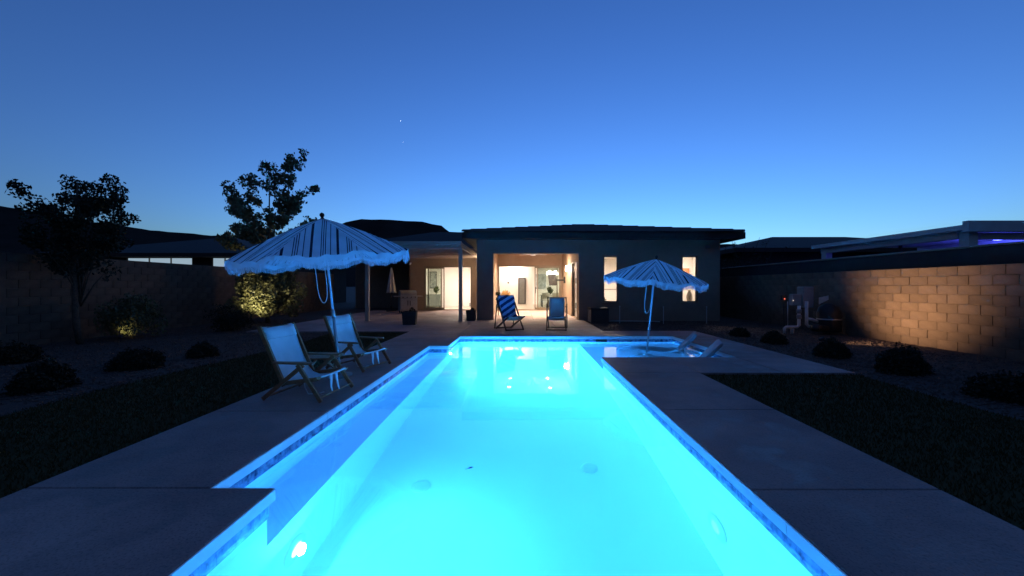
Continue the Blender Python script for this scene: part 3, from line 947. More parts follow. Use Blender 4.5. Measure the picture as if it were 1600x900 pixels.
for a, b_ in ((-22.6, -18.85), (-17.7, -15.6)):
    o = box('window', 'lit_wall_glow', a + 20.8, b_ + 20.8, 0.70, 0.72, 1.2, 2.95, nl)  # glowing pane in place of the lit wall strip under the eave
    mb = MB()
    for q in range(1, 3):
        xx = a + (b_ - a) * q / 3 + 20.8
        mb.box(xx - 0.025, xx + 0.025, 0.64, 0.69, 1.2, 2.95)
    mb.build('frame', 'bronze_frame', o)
hip_house('neighbour_house', 'dark neighbouring house roof seen between the house and the right wall', 11.2, 27, 20, 31, 3.35, 0.23, [], 'dark_stucco')
# neighbour's patio cover lit from within by a violet-blue lamp
cv = empty('patio_cover', (12.0, 10.2, 0), 0, 'pale neighbouring patio cover lit violet blue above the right wall', 'patio cover')
def cbox(name, m_, *a, bev=0.005):
    mb = MB(); mb.box(*a, bev); return mb.build(name, m_, cv)
cbox('roof_slab', 'neighbour_white', -0.1, 5.0, 0.12, 5.5, 2.93, 2.99)
cbox('fascia', 'neighbour_white', -0.14, -0.102, 0.12, 5.5, 2.86, 2.995)
cbox('fascia', 'neighbour_white', -0.14, 5.0, -0.02, 0.118, 2.80, 3.09)
cbox('beam', 'neighbour_white', 0.1, 0.28, 0.45, 5.3, 2.66, 2.88)
cbox('beam', 'neighbour_white', 0.45, 5.0, 0.2, 0.36, 2.62, 2.80)
for y in (0.25, 5.1):
    cbox('post', 'neighbour_white', 0.08, 0.32, y - 0.1, y + 0.14, 0, 2.659 if y > 1 else 2.85)
cbox('back_wall', 'neighbour_white', 4.2, 4.4, 0.3, 5.5, 0, 2.92)
emit('violet_lamp', (0.08, 0.06, 1.0), 0.7)
vl = empty('patio_lamp', (15.4, 12.4, 2.90), 0, 'violet blue lamp under the neighbouring patio cover', 'ceiling light')
b = MB(); b.lathe([(0.12, 0), (0.12, -0.05), (0.07, -0.08)], 16); b.build('lamp_body', 'violet_lamp', vl)
lamp('bulb', 'POINT', (0, 0, -0.35), 75, (0.06, 0.08, 1.0), vl, shadow_soft_size=0.1)
sp = empty('outdoor_speaker', (12.45, 12.6, 2.25), 0, 'small black speaker hanging under the neighbouring patio cover', 'speaker')
b = MB(); b.box(-0.14, 0.14, -0.3, 0.3, -0.12, 0.12, 0.02); b.build('cabinet', 'black_plastic', sp)
b = MB(); b.box(-0.02, 0.02, -0.05, 0.05, 0.121, 0.64); b.build('bracket', 'black_plastic', sp)

# ------------------------------------------------------------------ plants
def leaf_cloud(b, r_, centre, rad, n, size, flat=1.0, sq=None):
    cx, cy_, cz = centre
    for k in range(n):
        while True:
            u, v, w_ = r_.uniform(-1, 1), r_.uniform(-1, 1), r_.uniform(-1, 1)
            d = u * u + v * v + w_ * w_
            if d <= 1: break
        p = Vector((cx + u * rad, cy_ + v * rad, cz + w_ * rad * flat))
        if sq and not sq(p): continue
        a = Vector((r_.gauss(0, 1), r_.gauss(0, 1), r_.gauss(0, .7))).normalized()
        q = a.orthogonal().normalized()
        q = (q * math.cos(r_.random() * 6.28) + a.cross(q) * math.sin(r_.random() * 6.28))
        s = size * r_.uniform(0.6, 1.25)
        e2 = a.cross(q).normalized() * s * 0.3
        b.add([p - q * s * .5, p + e2, p + q * s * .5, p - e2], [(0, 1, 2, 3)])
def tree(name, loc, height, limbs, leafm, seed, label, clump, nleaf, lsize, lower=None, trunk_r=0.07):
    """limbs: list of (height fraction start, direction azimuth, reach, rise)"""
    r_ = random.Random(seed)
    t_ = empty(name, loc, 0, label, 'tree')
    tb = MB(); lb = MB()
    pts = [(0, 0, -0.08)]
    for k in range(1, 9):
        f_ = k / 8
        pts.append((0.06 * math.sin(3 * f_ + seed), 0.05 * math.cos(2.3 * f_ + seed) - 0.05, f_ * height * 0.92))
    tb.tube(pts, [trunk_r * (1 - 0.85 * k / 8) for k in range(9)], 8)
    def limb(p0, az, reach, rise, r0, sub=True):
        pp = [Vector(p0)]
        for k in range(1, 6):
            f_ = k / 5
            pp.append(Vector(p0) + Vector((math.cos(az) * reach * f_ + r_.uniform(-.05, .05), math.sin(az) * reach * f_ + r_.uniform(-.05, .05), rise * (f_ ** 1.3) + r_.uniform(-.04, .04))))
        tb.tube(pp, [r0 * (1 - 0.8 * k / 5) for k in range(6)], 6)
        for k in range(2, 6):
            n = nleaf if k == 5 else int(nleaf * 0.7)
            c_ = pp[k] + Vector((r_.uniform(-.1, .1), r_.uniform(-.1, .1), r_.uniform(-.05, .12)))
            leaf_cloud(lb, r_, c_, clump * r_.uniform(.6, 1.1), n, lsize, 0.8)
        if sub:
            for q in range(4):
                k = r_.choice((2, 3, 4, 5))
                limb(pp[k], az + r_.uniform(-1.1, 1.1), reach * r_.uniform(.35, .6), rise * r_.uniform(.15, .6), r0 * 0.4, False)
    for (hf, az, reach, rise) in limbs:
        i = min(7, int(hf * 8)); p = Vector(pts[i]).lerp(Vector(pts[i + 1]), hf * 8 - i)
        limb(p, az, reach, rise, trunk_r * 0.5 * (1.15 - hf))
    if lower:
        for (cx, cy_, cz, rad, n) in lower:
            leaf_cloud(lb, r_, (cx, cy_, cz), rad, n, lsize, 1.0)
            tb.tube([(0, 0, cz * 0.5), (cx * .5, cy_ * .5, cz * .8), (cx, cy_, cz)], [0.02, 0.012, 0.005], 5)
    tb.build('trunk', 'bark', t_, True)
    lb.build('crown', leafm, t_)
    return t_
rt = random.Random(11)
limbs = [(0.50, 2.9, 1.4, 0.85), (0.52, 0.2, 1.3, 0.8), (0.56, 4.4, 1.1, 0.7), (0.60, 3.3, 1.1, 1.1), (0.64, 0.0, 1.3, 1.2), (0.66, 1.4, 1.0, 0.8),
         (0.72, 3.0, .85, 1.35), (0.74, 0.35, 0.7, 1.5), (0.80, 5.4, .6, 0.9), (0.85, 0.5, .55, 1.1), (0.6, 5.6, 0.9, .5), (0.45, 3.3, 1.2, .5), (0.46, 6.0, 1.25, .45), (0.48, 4.9, 1.2, .5), (0.55, 2.0, 1.2, .6), (0.68, 4.0, .9, .7), (0.7, 5.9, .9, .6)]
low = [(0.75 * math.cos(a) * rr_, 0.6 * math.sin(a) * rr_, z, 0.42, 330) for a, z, rr_ in [(rt.uniform(0, 6.28), rt.uniform(0.42, 2.6), rt.uniform(.45, 1.3)) for _ in range(34)]]
tree('leafy_tree', (-9.55, 14.5, 0), 6.0, limbs, 'leaf_olive', 5, 'tall young leafy tree lit from below behind the left umbrella', 0.205, 40, 0.125, low, 0.075)
limbs = [(0.42, 3.0, .55, 0.5), (0.44, 0.1, .6, 0.6), (0.46, 1.5, 0.7, 0.6), (0.5, 4.6, .6, 0.5), (0.55, 2.7, .6, 0.65), (0.58, 0.4, .6, 0.6), (0.62, 5.2, .6, .6),
         (0.7, 3.4, .75, .6), (0.72, 1.2, .6, .7), (0.78, 0.0, .6, .55), (0.8, 2.4, .5, .6)]
low = [(0.5 * math.cos(a) * rr_, 0.6 * math.sin(a) * rr_, z, 0.28, 90) for a, z, rr_ in [(rt.uniform(0, 6.28), rt.uniform(1.7, 3.3), rt.uniform(.2, 1.1)) for _ in range(22)]]
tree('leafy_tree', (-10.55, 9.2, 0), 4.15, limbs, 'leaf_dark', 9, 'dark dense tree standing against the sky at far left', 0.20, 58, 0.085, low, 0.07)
# bare desert shrub behind the right corner of the house
def bush(name, loc, rx, rz_, n, leafm, size, seed, label, cat='shrub', group=None, stems=7):
    r_ = random.Random(seed)
    t_ = empty(name, loc, r_.uniform(0, 6), label, cat, group)
    tb, lb = MB(), MB()
    for k in range(stems):
        a = r_.uniform(0, 6.28); f_ = r_.uniform(.4, .85)
        tb.tube([(0, 0, -0.03), (rx * f_ * .4 * math.cos(a), rx * f_ * .4 * math.sin(a), rz_ * .5), (rx * f_ * math.cos(a), rx * f_ * math.sin(a), rz_ * r_.uniform(.75, .95))], [0.015, 0.01, 0.004], 5)
    tb.build('stem', 'bark', t_)
    lumps = [(r_.uniform(0, 6.28), r_.uniform(.1, .75), r_.uniform(.25, .75)) for _ in range(16)]
    if name == 'low_shrub':
        lumps = []
        for q in range(n):
            a = r_.uniform(0, 6.28); u = r_.random(); w_ = math.sqrt(1 - u * u)
            f_ = r_.uniform(.74, 1.05) * (1 + .16 * math.sin(2 * a + seed) + .12 * math.sin(5 * a + 6 * u + seed) - .1 * u)
            leaf_cloud(lb, r_, (rx * f_ * w_ * math.cos(a), rx * f_ * w_ * math.sin(a), rz_ * f_ * u + .01), .035, 3, size)
        lb.add([(rx * .5 * math.cos(a_) * math.cos(e_), rx * .5 * math.sin(a_) * math.cos(e_), rz_ * .5 * math.sin(e_)) for e_ in (0, .5, 1.0, 1.5) for a_ in [k * .5236 for k in range(12)]],
               [(r0 * 12 + k, r0 * 12 + (k + 1) % 12, r0 * 12 + 12 + (k + 1) % 12, r0 * 12 + 12 + k) for r0 in range(3) for k in range(12)])
    for a, f_, zf in lumps:
        rad = min(rx, rz_) * r_.uniform(.35, .5)
        q = math.sqrt(max(0.05, 1 - (zf - .15) ** 2))
        leaf_cloud(lb, r_, (rx * f_ * q * math.cos(a), rx * f_ * q * math.sin(a), max(rad * .5, rz_ * zf)), rad, n // 16, size, 1.0, lambda p: p.z > 0)
    lb.build('crown', leafm, t_)
    return t_
GR = 'low mounded shrubs in the gravel beds'
for i, (x, y, r_, lab) in enumerate((
        (6.10, 10.7, .29, 'farthest low dark shrub in the gravel right of the loungers'),
        (6.20, 9.4, .35, 'second farthest low dark shrub in the right gravel bed'),
        (6.15, 7.6, .38, 'low dark shrub before the lit gravel by the right wall'),
        (6.15, 6.2, .40, 'low dark shrub below the lit patch of the block wall'),
        (6.05, 4.7, .44, 'nearest low dark shrub at the right edge'),
        (-6.30, 7.6, .32, 'low dark shrub beyond the lawn, nearest the left deck chairs'),
        (-6.50, 6.5, .36, 'middle low dark shrub beyond the left lawn'),
        (-6.45, 5.2, .38, 'nearest low dark shrub beyond the left lawn'),
        (-9.3, 6.9, .5, 'low dark shrub at the left edge under the tree'))):
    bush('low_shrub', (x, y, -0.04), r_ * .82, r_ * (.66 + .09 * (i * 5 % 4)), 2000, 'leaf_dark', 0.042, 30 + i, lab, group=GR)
bush('leafy_bush', (-10.35, 10.2, -0.04), 0.85, 1.25, 4200, 'leaf_olive', 0.075, 60, 'big leafy bush with a lamp glowing at its foot at left')
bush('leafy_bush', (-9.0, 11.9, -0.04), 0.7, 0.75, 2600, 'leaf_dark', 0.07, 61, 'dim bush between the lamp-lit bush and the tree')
t_ = bush('bare_shrub', (10.9, 19.0, -0.04), 0.1, 0.3, 0, 'leaf_dark', 0.07, 62, 'wispy bare-branched shrub behind the right corner of the house')
r_ = random.Random(8)
tb = MB()
for k in range(34):
    a = r_.uniform(-0.9, 1.15); L = r_.uniform(2.4, 4.0) if a < .2 else r_.uniform(2.6, 4.1)
    p0 = Vector((r_.uniform(-.4, .4), r_.uniform(-.4, .4), 0)); d = Vector((math.sin(a) * .55, r_.uniform(-.3, .3), 1)).normalized()
    tb.tube([p0, p0 + d * L * .5, p0 + d * L + Vector((0.2 * math.sin(a), 0, 0))], [0.025, .015, .006], 4)
    for q in range(7):
        pp = p0 + d * L * r_.uniform(.6, .98)
        leaf_cloud(tb, r_, pp, .12, 5, .08)
tb.build('branch', 'leaf_dark', t_)

# garden spotlights
def garden_spot(loc, aim, power, label, size=70, blend=0.6, col=WARM):
    t_ = empty('garden_spotlight', loc, 0, label, 'spotlight', 'small spotlights in the gravel')
    b = MB(); b.tube([(0, 0, -0.05), (0, 0, 0.09)], 0.009, 6); b.build('stake', 'black_plastic', t_)
    d = (Vector(aim) - Vector(loc) - Vector((0, 0, .12))).normalized()
    b = MB(); b.tube([Vector((0, 0, .12)) - d * .06, Vector((0, 0, .12)) + d * .05], 0.033, 12); b.build('lamp_head', 'black_plastic', t_)
    lamp('bulb', 'SPOT', Vector((0, 0, .12)) + d * .06, power, col, t_, aim=Vector((0, 0, .12)) + d, spot_size=R(size), spot_blend=blend, shadow_soft_size=0.03)
garden_spot((7.25, 9.25, -0.04), (9.3, 9.1, 1.15), 460, 'small black spotlight washing the right block wall', 92, 1.0, (1.0, 0.66, 0.38))
garden_spot((-9.30, 12.9, -0.04), (-9.55, 14.5, 1.45), 270, 'small black spotlight at the foot of the tall young tree', 78, 1.0, (1, .86, .5))
garden_spot((-9.95, 9.55, -0.04), (-10.3, 10.2, 0.35), 9, 'small black spotlight at the foot of the big left bush', 70, 0.8, (1, .86, .45))

# ------------------------------------------------------------------ umbrellas
def umbrella(loc, lean, rz, Rr, rise, top, label, base, nod):
    t_ = empty('patio_umbrella', loc, 0, label, 'umbrella', 'striped fringed umbrellas by the pool')
    t_.rotation_euler = (nod, lean, 0)
    t_['label'] = label
    n = 8; rim = top - rise
    b = MB(); b.tube([(0, 0, -0.02), (0, 0, 0.95)], 0.021, 12); b.build('lower_pole', 'pole_metal', t_, True)
    b = MB(); b.tube([(0, 0, 0.93), (0, 0, top - 0.03)], 0.017, 12); b.build('upper_pole', 'white_metal', t_, True)
    b = MB(); b.tube([(0, 0, 0.88), (0, 0, 1.0)], 0.027, 12); b.build('collar', 'steel', t_, True)
    b = MB(); b.lathe([(0.012, -0.04), (0.03, -0.02), (0.018, 0.0), (0.034, 0.03), (0.03, 0.055), (0.0, 0.075)], 12, (0, 0, top)); b.build('finial', 'dark_wood', t_, True)
    b = MB(); b.lathe([(0.02, 0), (0.045, 0.01), (0.045, 0.05), (0.02, 0.06)], 12, (0, 0, top - 0.32)); b.build('hub', 'white_metal', t_, True)
    # canopy: panels between ribs, cloth sagging a little between them
    b = MB(); uv = []; NR, NA = 12, 20
    half = math.pi / n
    rings = {}
    def cpt(pan, i, j, drop=0.0, push=0.0):
        f_ = i / NR; a0 = rz + pan * 2 * half; t2 = (j / NA) * 2 - 1          # -1..1 across the panel
        rad = Rr * f_
        ca, sa = math.cos(a0 + half), math.sin(a0 + half)
        lat = t2 * rad * math.sin(half); ax = rad * math.cos(half)
        sag = (1 - t2 * t2) * 0.035 * f_ * math.sin(f_ * 3.0) + (1 - t2 * t2) * 0.045 * f_ ** 3
        z = top - 0.01 - rise * (f_ ** 1.06) - sag + 0.018 * math.sin(f_ * math.pi) - drop + 0.013 * f_ ** 3 * math.sin(19 * lat + pan * 2.1) * (1 - t2 ** 4) + 0.007 * f_ ** 2 * math.sin(43 * lat + 5 * f_ + pan)
        x_ = (ax - push) * ca - lat * sa; y_ = (ax - push) * sa + lat * ca
        return (x_, y_, z), (lat + pan * 0.07 + 0.15, ax)
    for pan in range(n):
        grid = []
        for i in range(NR + 1):
            rowv = []
            for j in range(NA + 1):
                p, u = cpt(pan, i, j)
                rowv.append(b.add([p], [])); uv.append(u)
            grid.append(rowv)
        for i in range(NR):
            for j in range(NA):
                b.f.append((grid[i][j], grid[i + 1][j], grid[i + 1][j + 1], grid[i][j + 1]))
    can = b.build('canopy', 'canopy_cloth', t_, True, uvs=uv)
    # valance and fringe
    v = MB(); uv2 = []; fr = MB()
    rv = random.Random(int(top * 1000) + int(loc[1] * 10))
    for pan in range(n):
        M = 30; prev = None
        ph = rv.uniform(0, 6)
        for j in range(M + 1):
            t2 = j / M
            p, u = cpt(pan, NR, t2 * NA)
            wob = 0.012 * math.sin(t2 * 24 + ph) + 0.008 * math.sin(t2 * 51 + 2 * ph)
            a = math.atan2(p[1], p[0])
            drop = 0.04 + 0.03 * math.sin(math.pi * t2)
            q = (p[0] + math.cos(a) * (wob + .004), p[1] + math.sin(a) * (wob + .004), p[2] - drop)
            o = v.add([p, q], []); uv2 += [u, u]
            if prev is not None:
                v.f.append((prev[0], o, o + 1, prev[0] + 1))
                q0 = Vector(prev[1]); q1 = Vector(q)
                for s in range(5):
                    c0 = q0.lerp(q1, s / 5); c1 = q0.lerp(q1, (s + .70) / 5)
                    L = 0.068 + rv.uniform(-.008, .008)
                    sw = Vector((rv.uniform(-.004, .004), rv.uniform(-.004, .004), -L))
                    fr.quad(c0, c1, c1 + sw, c0 + sw)
            prev = (o, q)
    v.build('valance', 'white_fringe', t_, True, uvs=uv2)
    tag(fr.build('fringe', 'white_fringe', t_), kind='stuff')
    for pan in range(n):
        a = rz + pan * 2 * half
        d = Vector((math.cos(a), math.sin(a), 0))
        b = MB(); b.tube([Vector((0, 0, top - 0.05)), d * Rr * .5 + Vector((0, 0, top - 0.05 - rise * .49)), d * (Rr - .02) + Vector((0, 0, rim - 0.03))], 0.008, 6)
        b.build('rib', 'white_metal', t_)
        b = MB(); b.tube([Vector((0, 0, top - 0.29)) + d * .04, d * Rr * .5 + Vector((0, 0, top - 0.07 - rise * .49))], 0.006, 5)
        b.build('strut', 'white_metal', t_)
    # pulley cord hanging in a long loop beside the pole
    pts = []
    for k in range(25):
        f_ = k / 24; a = math.pi * f_
        dep = 0.62 * math.sin(a) ** 0.6
        pts.append((-0.10 + 0.09 * math.cos(a) * (0.75 + .25 * math.sin(a)), -0.03, top - 0.62 - dep if 0 < k < 24 else top - 0.34))
    b = MB(); b.tube(pts, 0.007, 6, False); b.build('cord', 'rope', t_, True)
    if base:
        b = MB(); b.lathe([(0.17, 0), (0.17, 0.02), (0.05, 0.035), (0.032, 0.12)], 20); b.build('base', 'pole_metal', t_)
    return t_
umbrella((-2.70, 5.74, 0.0), R(-4.6), R(-90), 1.20, 0.55, 2.36, 'large striped fringed umbrella between the white deck chairs on the left', True, R(3.8))
umbrella((2.83, 8.75, ZS), R(4.8), R(-66), 1.11, 0.46, 2.50, 'striped fringed umbrella standing in the shallow pool shelf', True, R(3))

# ------------------------------------------------------------------ sling beach chairs by the left pool edge
def sling(prof, w_, seg=8, sag=0.0, uvscale=1.0):
    b = MB(); uv = []
    # resample
    pts = [Vector((p[0], 0, p[1])) for p in prof]
    L = 0.0; rows = []
    for i, p in enumerate(pts):
        if i: L += (p - pts[i - 1]).length
        rr_ = []
        for j in range(seg + 1):
            t2 = j / seg * 2 - 1
            rr_.append(b.add([(p.x, t2 * w_ / 2, p.z - sag * (1 - t2 * t2))], [])); uv.append((L * uvscale, t2 * w_ / 2))
        rows.append(rr_)
    for i in range(len(rows) - 1):
        for j in range(seg): b.f.append((rows[i][j], rows[i][j + 1], rows[i + 1][j + 1], rows[i + 1][j]))
    return b, uv
def solid(o, th):
    md = o.modifiers.new('thickness', 'SOLIDIFY'); md.thickness = th; md.offset = 0
    return o
def beach_chair(loc, rz, label):
    t_ = empty('beach_chair', loc, rz, label, 'chair', 'white sling beach chairs on the left deck')
    W = 0.56
    for s in (-1, 1):
        y = s * W / 2
        b = MB(); b.beam((-0.445, y, 0.86), (-0.125, y, 0.17), 0.028, 0.048); b.build('back_rail', 'teak', t_)
        b = MB(); b.beam((-0.375, y + s * .03, 0.018), (0.13, y + s * .03, 0.425), 0.024, 0.045); b.build('rear_leg', 'teak', t_)
        b = MB(); b.beam((0.08, y + s * .055, 0.435), (0.375, y + s * .055, 0.012), 0.024, 0.045); b.build('front_leg', 'teak', t_)
        b = MB(); b.beam((-0.14, y - s * .0, 0.20), (0.31, y - s * .0, 0.265), 0.024, 0.045); b.build('seat_rail', 'teak', t_)
        b = MB()
        prof = [(-0.24, .03), (-0.05, .035), (0.12, .043), (0.22, .04), (0.255, .02)]
        n = len(prof)
        for zz in (0.438, 0.460):
            for px, hw_ in prof: b.add([(px, y + s * .03 - hw_, zz), (px, y + s * .03 + hw_, zz)], [])
        for i in range(n - 1):
            a = 2 * i
            b.f.append((a, a + 1, a + 3, a + 2)); c_ = a + 2 * n
            b.f.append((c_, c_ + 2, c_ + 3, c_ + 1))
            b.f.append((a, a + 2, c_ + 2, c_)); b.f.append((a + 1, c_ + 1, c_ + 3, a + 3))
        b.f.append((0, 2 * n, 2 * n + 1, 1)); b.f.append((2 * n - 2, 2 * n - 1, 4 * n - 1, 4 * n - 2))
        b.build('armrest', 'teak', t_)
    for (x, z, yy, r_) in ((-0.435, 0.835, W / 2, .016), (0.30, 0.27, W / 2 + .05, .017), (-0.34, 0.045, W / 2 + .03, .015), (0.345, 0.055, W / 2 + .055, .015), (-0.13, 0.19, W / 2, .015)):
        b = MB(); b.tube([(x, -yy, z), (x, yy, z)], r_, 8); b.build('crossbar', 'teak', t_)
    prof = [(-0.455, .838), (-0.44, .858), (-0.418, .845), (-0.38, .735), (-0.325, .58), (-0.265, .43), (-0.20, .30), (-0.13, .225), (-0.04, .195), (0.08, .205), (0.2, .24), (0.285, .282), (0.312, .292), (0.325, .275)]
    b, uv = sling(prof, W - 0.045, 10, 0.012)
    solid(b.build('sling', 'sling_white', t_, True, uvs=uv), 0.006)
    # pocketed head panel fold and hanging tie straps
    b, uv = sling([(-0.412, .845), (-0.385, .77), (-0.365, .715), (-0.362, .712)], W - 0.05, 6, 0.0)
    o = solid(b.build('head_panel', 'sling_white', t_, True, uvs=uv), 0.012)
    for yy, xo in ((-0.06, 0.0), (0.05, 0.02)):
        b = MB()
        pr = [(0.315, .275), (0.322, .2), (0.318 + xo, .12), (0.335 + xo, .06)]
        for i, (px, pz) in enumerate(pr): b.add([(px, yy - .028 + .008 * i, pz), (px + .004, yy + .03 - .006 * i, pz)], [])
        for i in range(3): b.f.append((2 * i, 2 * i + 1, 2 * i + 3, 2 * i + 2))
        solid(b.build('strap', 'sling_white', t_, True), 0.004)
    b = MB(); b.tube([(-0.12, 0.05, .19), (-0.08, 0.02, .08), (0.0, -0.03, .012), (0.12, 0.0, .01), (0.16, 0.05, .02)], 0.007, 6); b.build('tie_cord', 'rope', t_, True)
    return t_
beach_chair((-2.64, 4.80, 0), R(-6), 'nearer white sling beach chair with teak frame on the left deck')
beach_chair((-2.71, 6.42, 0), R(-17), 'farther white sling beach chair with teak frame behind the umbrella pole')
# small octagonal slatted teak table between them
t_ = empty('side_table', (-2.95, 5.70, 0), R(4), 'low octagonal slatted teak table between the two white beach chairs', 'table')
for k in range(6):
    y = -0.25 + k * 0.084
    lim = min(0.27, 0.40 - abs(y + .04)) 
    box('slat', 'teak', -lim, lim, y, y + 0.076, 0.305, 0.325, t_, 0.003)
for s in (-1, 1): box('batten', 'teak', s * .14 - .02, s * .14 + .02, -0.235, 0.235, 0.275, 0.3045, t_)
for sx in (-1, 1):
    for sy in (-1, 1):
        b = MB(); b.beam((sx * .14, sy * .2, 0.28), (sx * .2, -sy * .2, 0.0), 0.022, 0.035); b.build('leg', 'teak', t_)

# ------------------------------------------------------------------ deck chairs in front of the patio
def deck_chair(loc, rz, label, towel=False):
    t_ = empty('deck_chair', loc, rz, label, 'chair')
    W = 0.58
    A0, A1 = (-0.36, 0.98), (0.34, 0.02)
    B0, B1 = (0.42, 0.43), (-0.46, 0.02)
    for s in (-1, 1):
        y = s * W / 2
        b = MB(); b.beam((A0[0], y, A0[1]), (A1[0], y, A1[1]), 0.028, 0.045); b.build('long_rail', 'dark_wood', t_)
        y2 = y - s * .032
        b = MB(); b.beam((B0[0], y2, B0[1]), (B1[0], y2, B1[1]), 0.028, 0.045); b.build('short_rail', 'dark_wood', t_)
        y3 = y + s * .03
        b = MB(); b.beam((-0.255, y3, 0.80), (-0.43, y3, 0.045), 0.022, 0.035); b.build('prop_rail', 'dark_wood', t_)
    for (x, z, hw_) in ((A0[0], A0[1], W / 2 + .02), (A1[0], A1[1] + .015, W / 2 + .02), (B0[0], B0[1], W / 2), (B1[0], B1[1] + .01, W / 2 + .04), (-0.285, .70, W / 2 + .04)):
        b = MB(); b.tube([(x, -hw_, z), (x, hw_, z)], 0.017, 8); b.build('crossbar', 'dark_wood', t_)
    prof = [(-0.375, .975), (-0.36, 1.0), (-0.335, .98), (-0.27, .83), (-0.2, .66), (-0.12, .50), (-0.03, .38), (0.08, .315), (0.2, .32), (0.32, .375), (0.405, .445), (0.43, .45), (0.44, .43)]
    b, uv = sling(prof, W - 0.10, 8, 0.015)
    solid(b.build('sling', 'sling_blue', t_, True, uvs=uv), 0.006)
    return t_
deck_chair((1.10, 11.85, 0), R(-97), 'dark wood deck chair with plain sling at right before the patio')
deck_chair((-0.34, 11.85, 0), R(-62), 'dark wood deck chair with a striped towel at left before the patio')
tw_ = empty('beach_towel', (-0.34, 11.85, 0), R(-62), 'blue towel with navy stripes draped over the left deck chair', 'towel')
b, uv = sling([(-0.43, .66), (-0.42, .82), (-0.405, .97), (-0.365, 1.045), (-0.31, 1.0), (-0.245, .85), (-0.175, .68), (-0.10, .535), (-0.02, .43), (0.06, .365), (0.11, .345)], 0.54, 22, 0.01)
rv = random.Random(2)
me = b
for i, p in enumerate(me.v):
    t2 = p[1] / 0.27
    wob = 0.016 * math.sin(p[1] * 38 + p[2] * 9) + 0.012 * math.sin(p[1] * 17 - p[2] * 21)
    fall = max(0, abs(t2) - .85) * 0.25
    me.v[i] = (p[0] + abs(wob) * 0.8 + .012, p[1] * (1.02 if p[2] > .7 else 0.9) + 0.04 * (p[2] - .6), p[2] + abs(wob) - fall * .4 + .012)
uv = [(u + v_ * 0.55, v_) for u, v_ in uv]
solid(b.build('cloth', 'towel_cloth', tw_, True, uvs=uv), 0.012)

# ------------------------------------------------------------------ loungers standing in the shallow shelf
def ledge_lounger(loc, label):
    t_ = empty('ledge_lounger', loc, R(-22), label, 'lounger', 'moulded loungers in the pool shelf')
    prof = [(-1.15, .03), (-1.05, .10), (-0.85, .17), (-0.6, .215), (-0.35, .20), (-0.12, .135), (0.02, .13), (0.13, .18), (0.25, .28), (0.38, .41), (0.52, .54), (0.61, .625), (0.645, .655)]
    prof = [(x, z * 1.18) for x, z in prof]
    W = 0.66; b = MB(); top, bot = [], []
    n = len(prof)
    for i, (x, z) in enumerate(prof):
        d = Vector((prof[min(i + 1, n - 1)][0] - prof[max(i - 1, 0)][0], prof[min(i + 1, n - 1)][1] - prof[max(i - 1, 0)][1])).normalized()
        nx, nz = -d.y, d.x
        th = 0.032 if i not in (0, n - 1) else 0.014
        wf = W / 2 * (1 if i not in (0, n - 1) else .93)
        o = b.add([(x + nx * th, -wf, z + nz * th), (x + nx * (th - .006), 0, z + nz * (th - .012)), (x + nx * th, wf, z + nz * th), (x - nx * th, wf, z - nz * th), (x - nx * th, -wf, z - nz * th)], [])
        if i:
            for k in range(5): b.f.append((o - 5 + k, o - 5 + (k + 1) % 5, o + (k + 1) % 5, o + k))
        if i in (0, n - 1): b.f.append(tuple(o + k for k in range(5)))
    o = b.build('shell', 'resin', t_, True)
    md = o.modifiers.new('bevel', 'BEVEL'); md.width = 0.012; md.segments = 2; md.limit_method = 'ANGLE'
    for x in (-0.6, 0.16):
        b = MB(); b.box(x - .05, x + .22, -0.28, 0.28, 0.0, 0.09 if x > 0 else 0.15, 0.02); b.build('foot', 'resin', t_)
    return t_
ledge_lounger((3.52, 9.25, ZS + .001), 'farther moulded in-pool lounger with raised back on the shelf')
ledge_lounger((3.37, 7.85, ZS + .001), 'nearer moulded in-pool lounger by the shelf edge')

# ------------------------------------------------------------------ patio things
gr = empty('gas_grill', (-5.72, 19.4, 0), R(28), 'stainless gas grill cart under the pergola', 'grill')
box('cabinet', 'steel', -0.42, 0.42, -0.28, 0.28, 0.12, 0.86, gr, 0.012)
for s in (-1, 1):
    d = box('cabinet_door', 'steel', 0.012 if s > 0 else -0.40, 0.40 if s > 0 else -0.012, -0.305, -0.281, 0.16, 0.70, gr, 0.008)
    box('handle', 'black_plastic', s * .06 - .012, s * .06 + .012, -0.335, -0.306, 0.38, 0.62, d, 0.004)
box('control_panel', 'steel', -0.42, 0.42, -0.34, -0.281, 0.73, 0.86, gr, 0.01)
for k in range(4):
    b = MB(); b.tube([(-0.3 + k * .2, -0.341, .795), (-0.3 + k * .2, -0.375, .795)], 0.026, 12); b.build('knob', 'black_plastic', gr)
for s in (-1, 1): box('side_shelf', 'steel', *(sorted((s * .425, s * .70))), -0.25, 0.25, 0.82, 0.855, gr, 0.006)
b = MB()
n = 9
for k in range(n):
    a = math.pi * k / (n - 1)
    b.add([(-0.40, -0.28 * math.cos(a), .865 + 0.27 * math.sin(a) ** .7), (0.40, -0.28 * math.cos(a), .865 + 0.27 * math.sin(a) ** .7)], [])
for k in range(n - 1): b.f.append((2 * k, 2 * k + 1, 2 * k + 3, 2 * k + 2))
b.f.append(tuple(2 * k for k in range(n))); b.f.append(tuple(2 * k + 1 for k in reversed(range(n))))
hood = b.build('hood', 'steel', gr)
b = MB(); b.tube([(-0.33, -0.33, .97), (0.33, -0.33, .97)], 0.014, 8); b.build('handle', 'steel', hood)
for sx in (-1, 1):
    for sy in (-1, 1):
        b = MB(); b.tube([(sx * .36 - .02, sy * .22, .06), (sx * .36 + .02, sy * .22, .06)], 0.06, 14); b.build('wheel', 'black_plastic', gr)

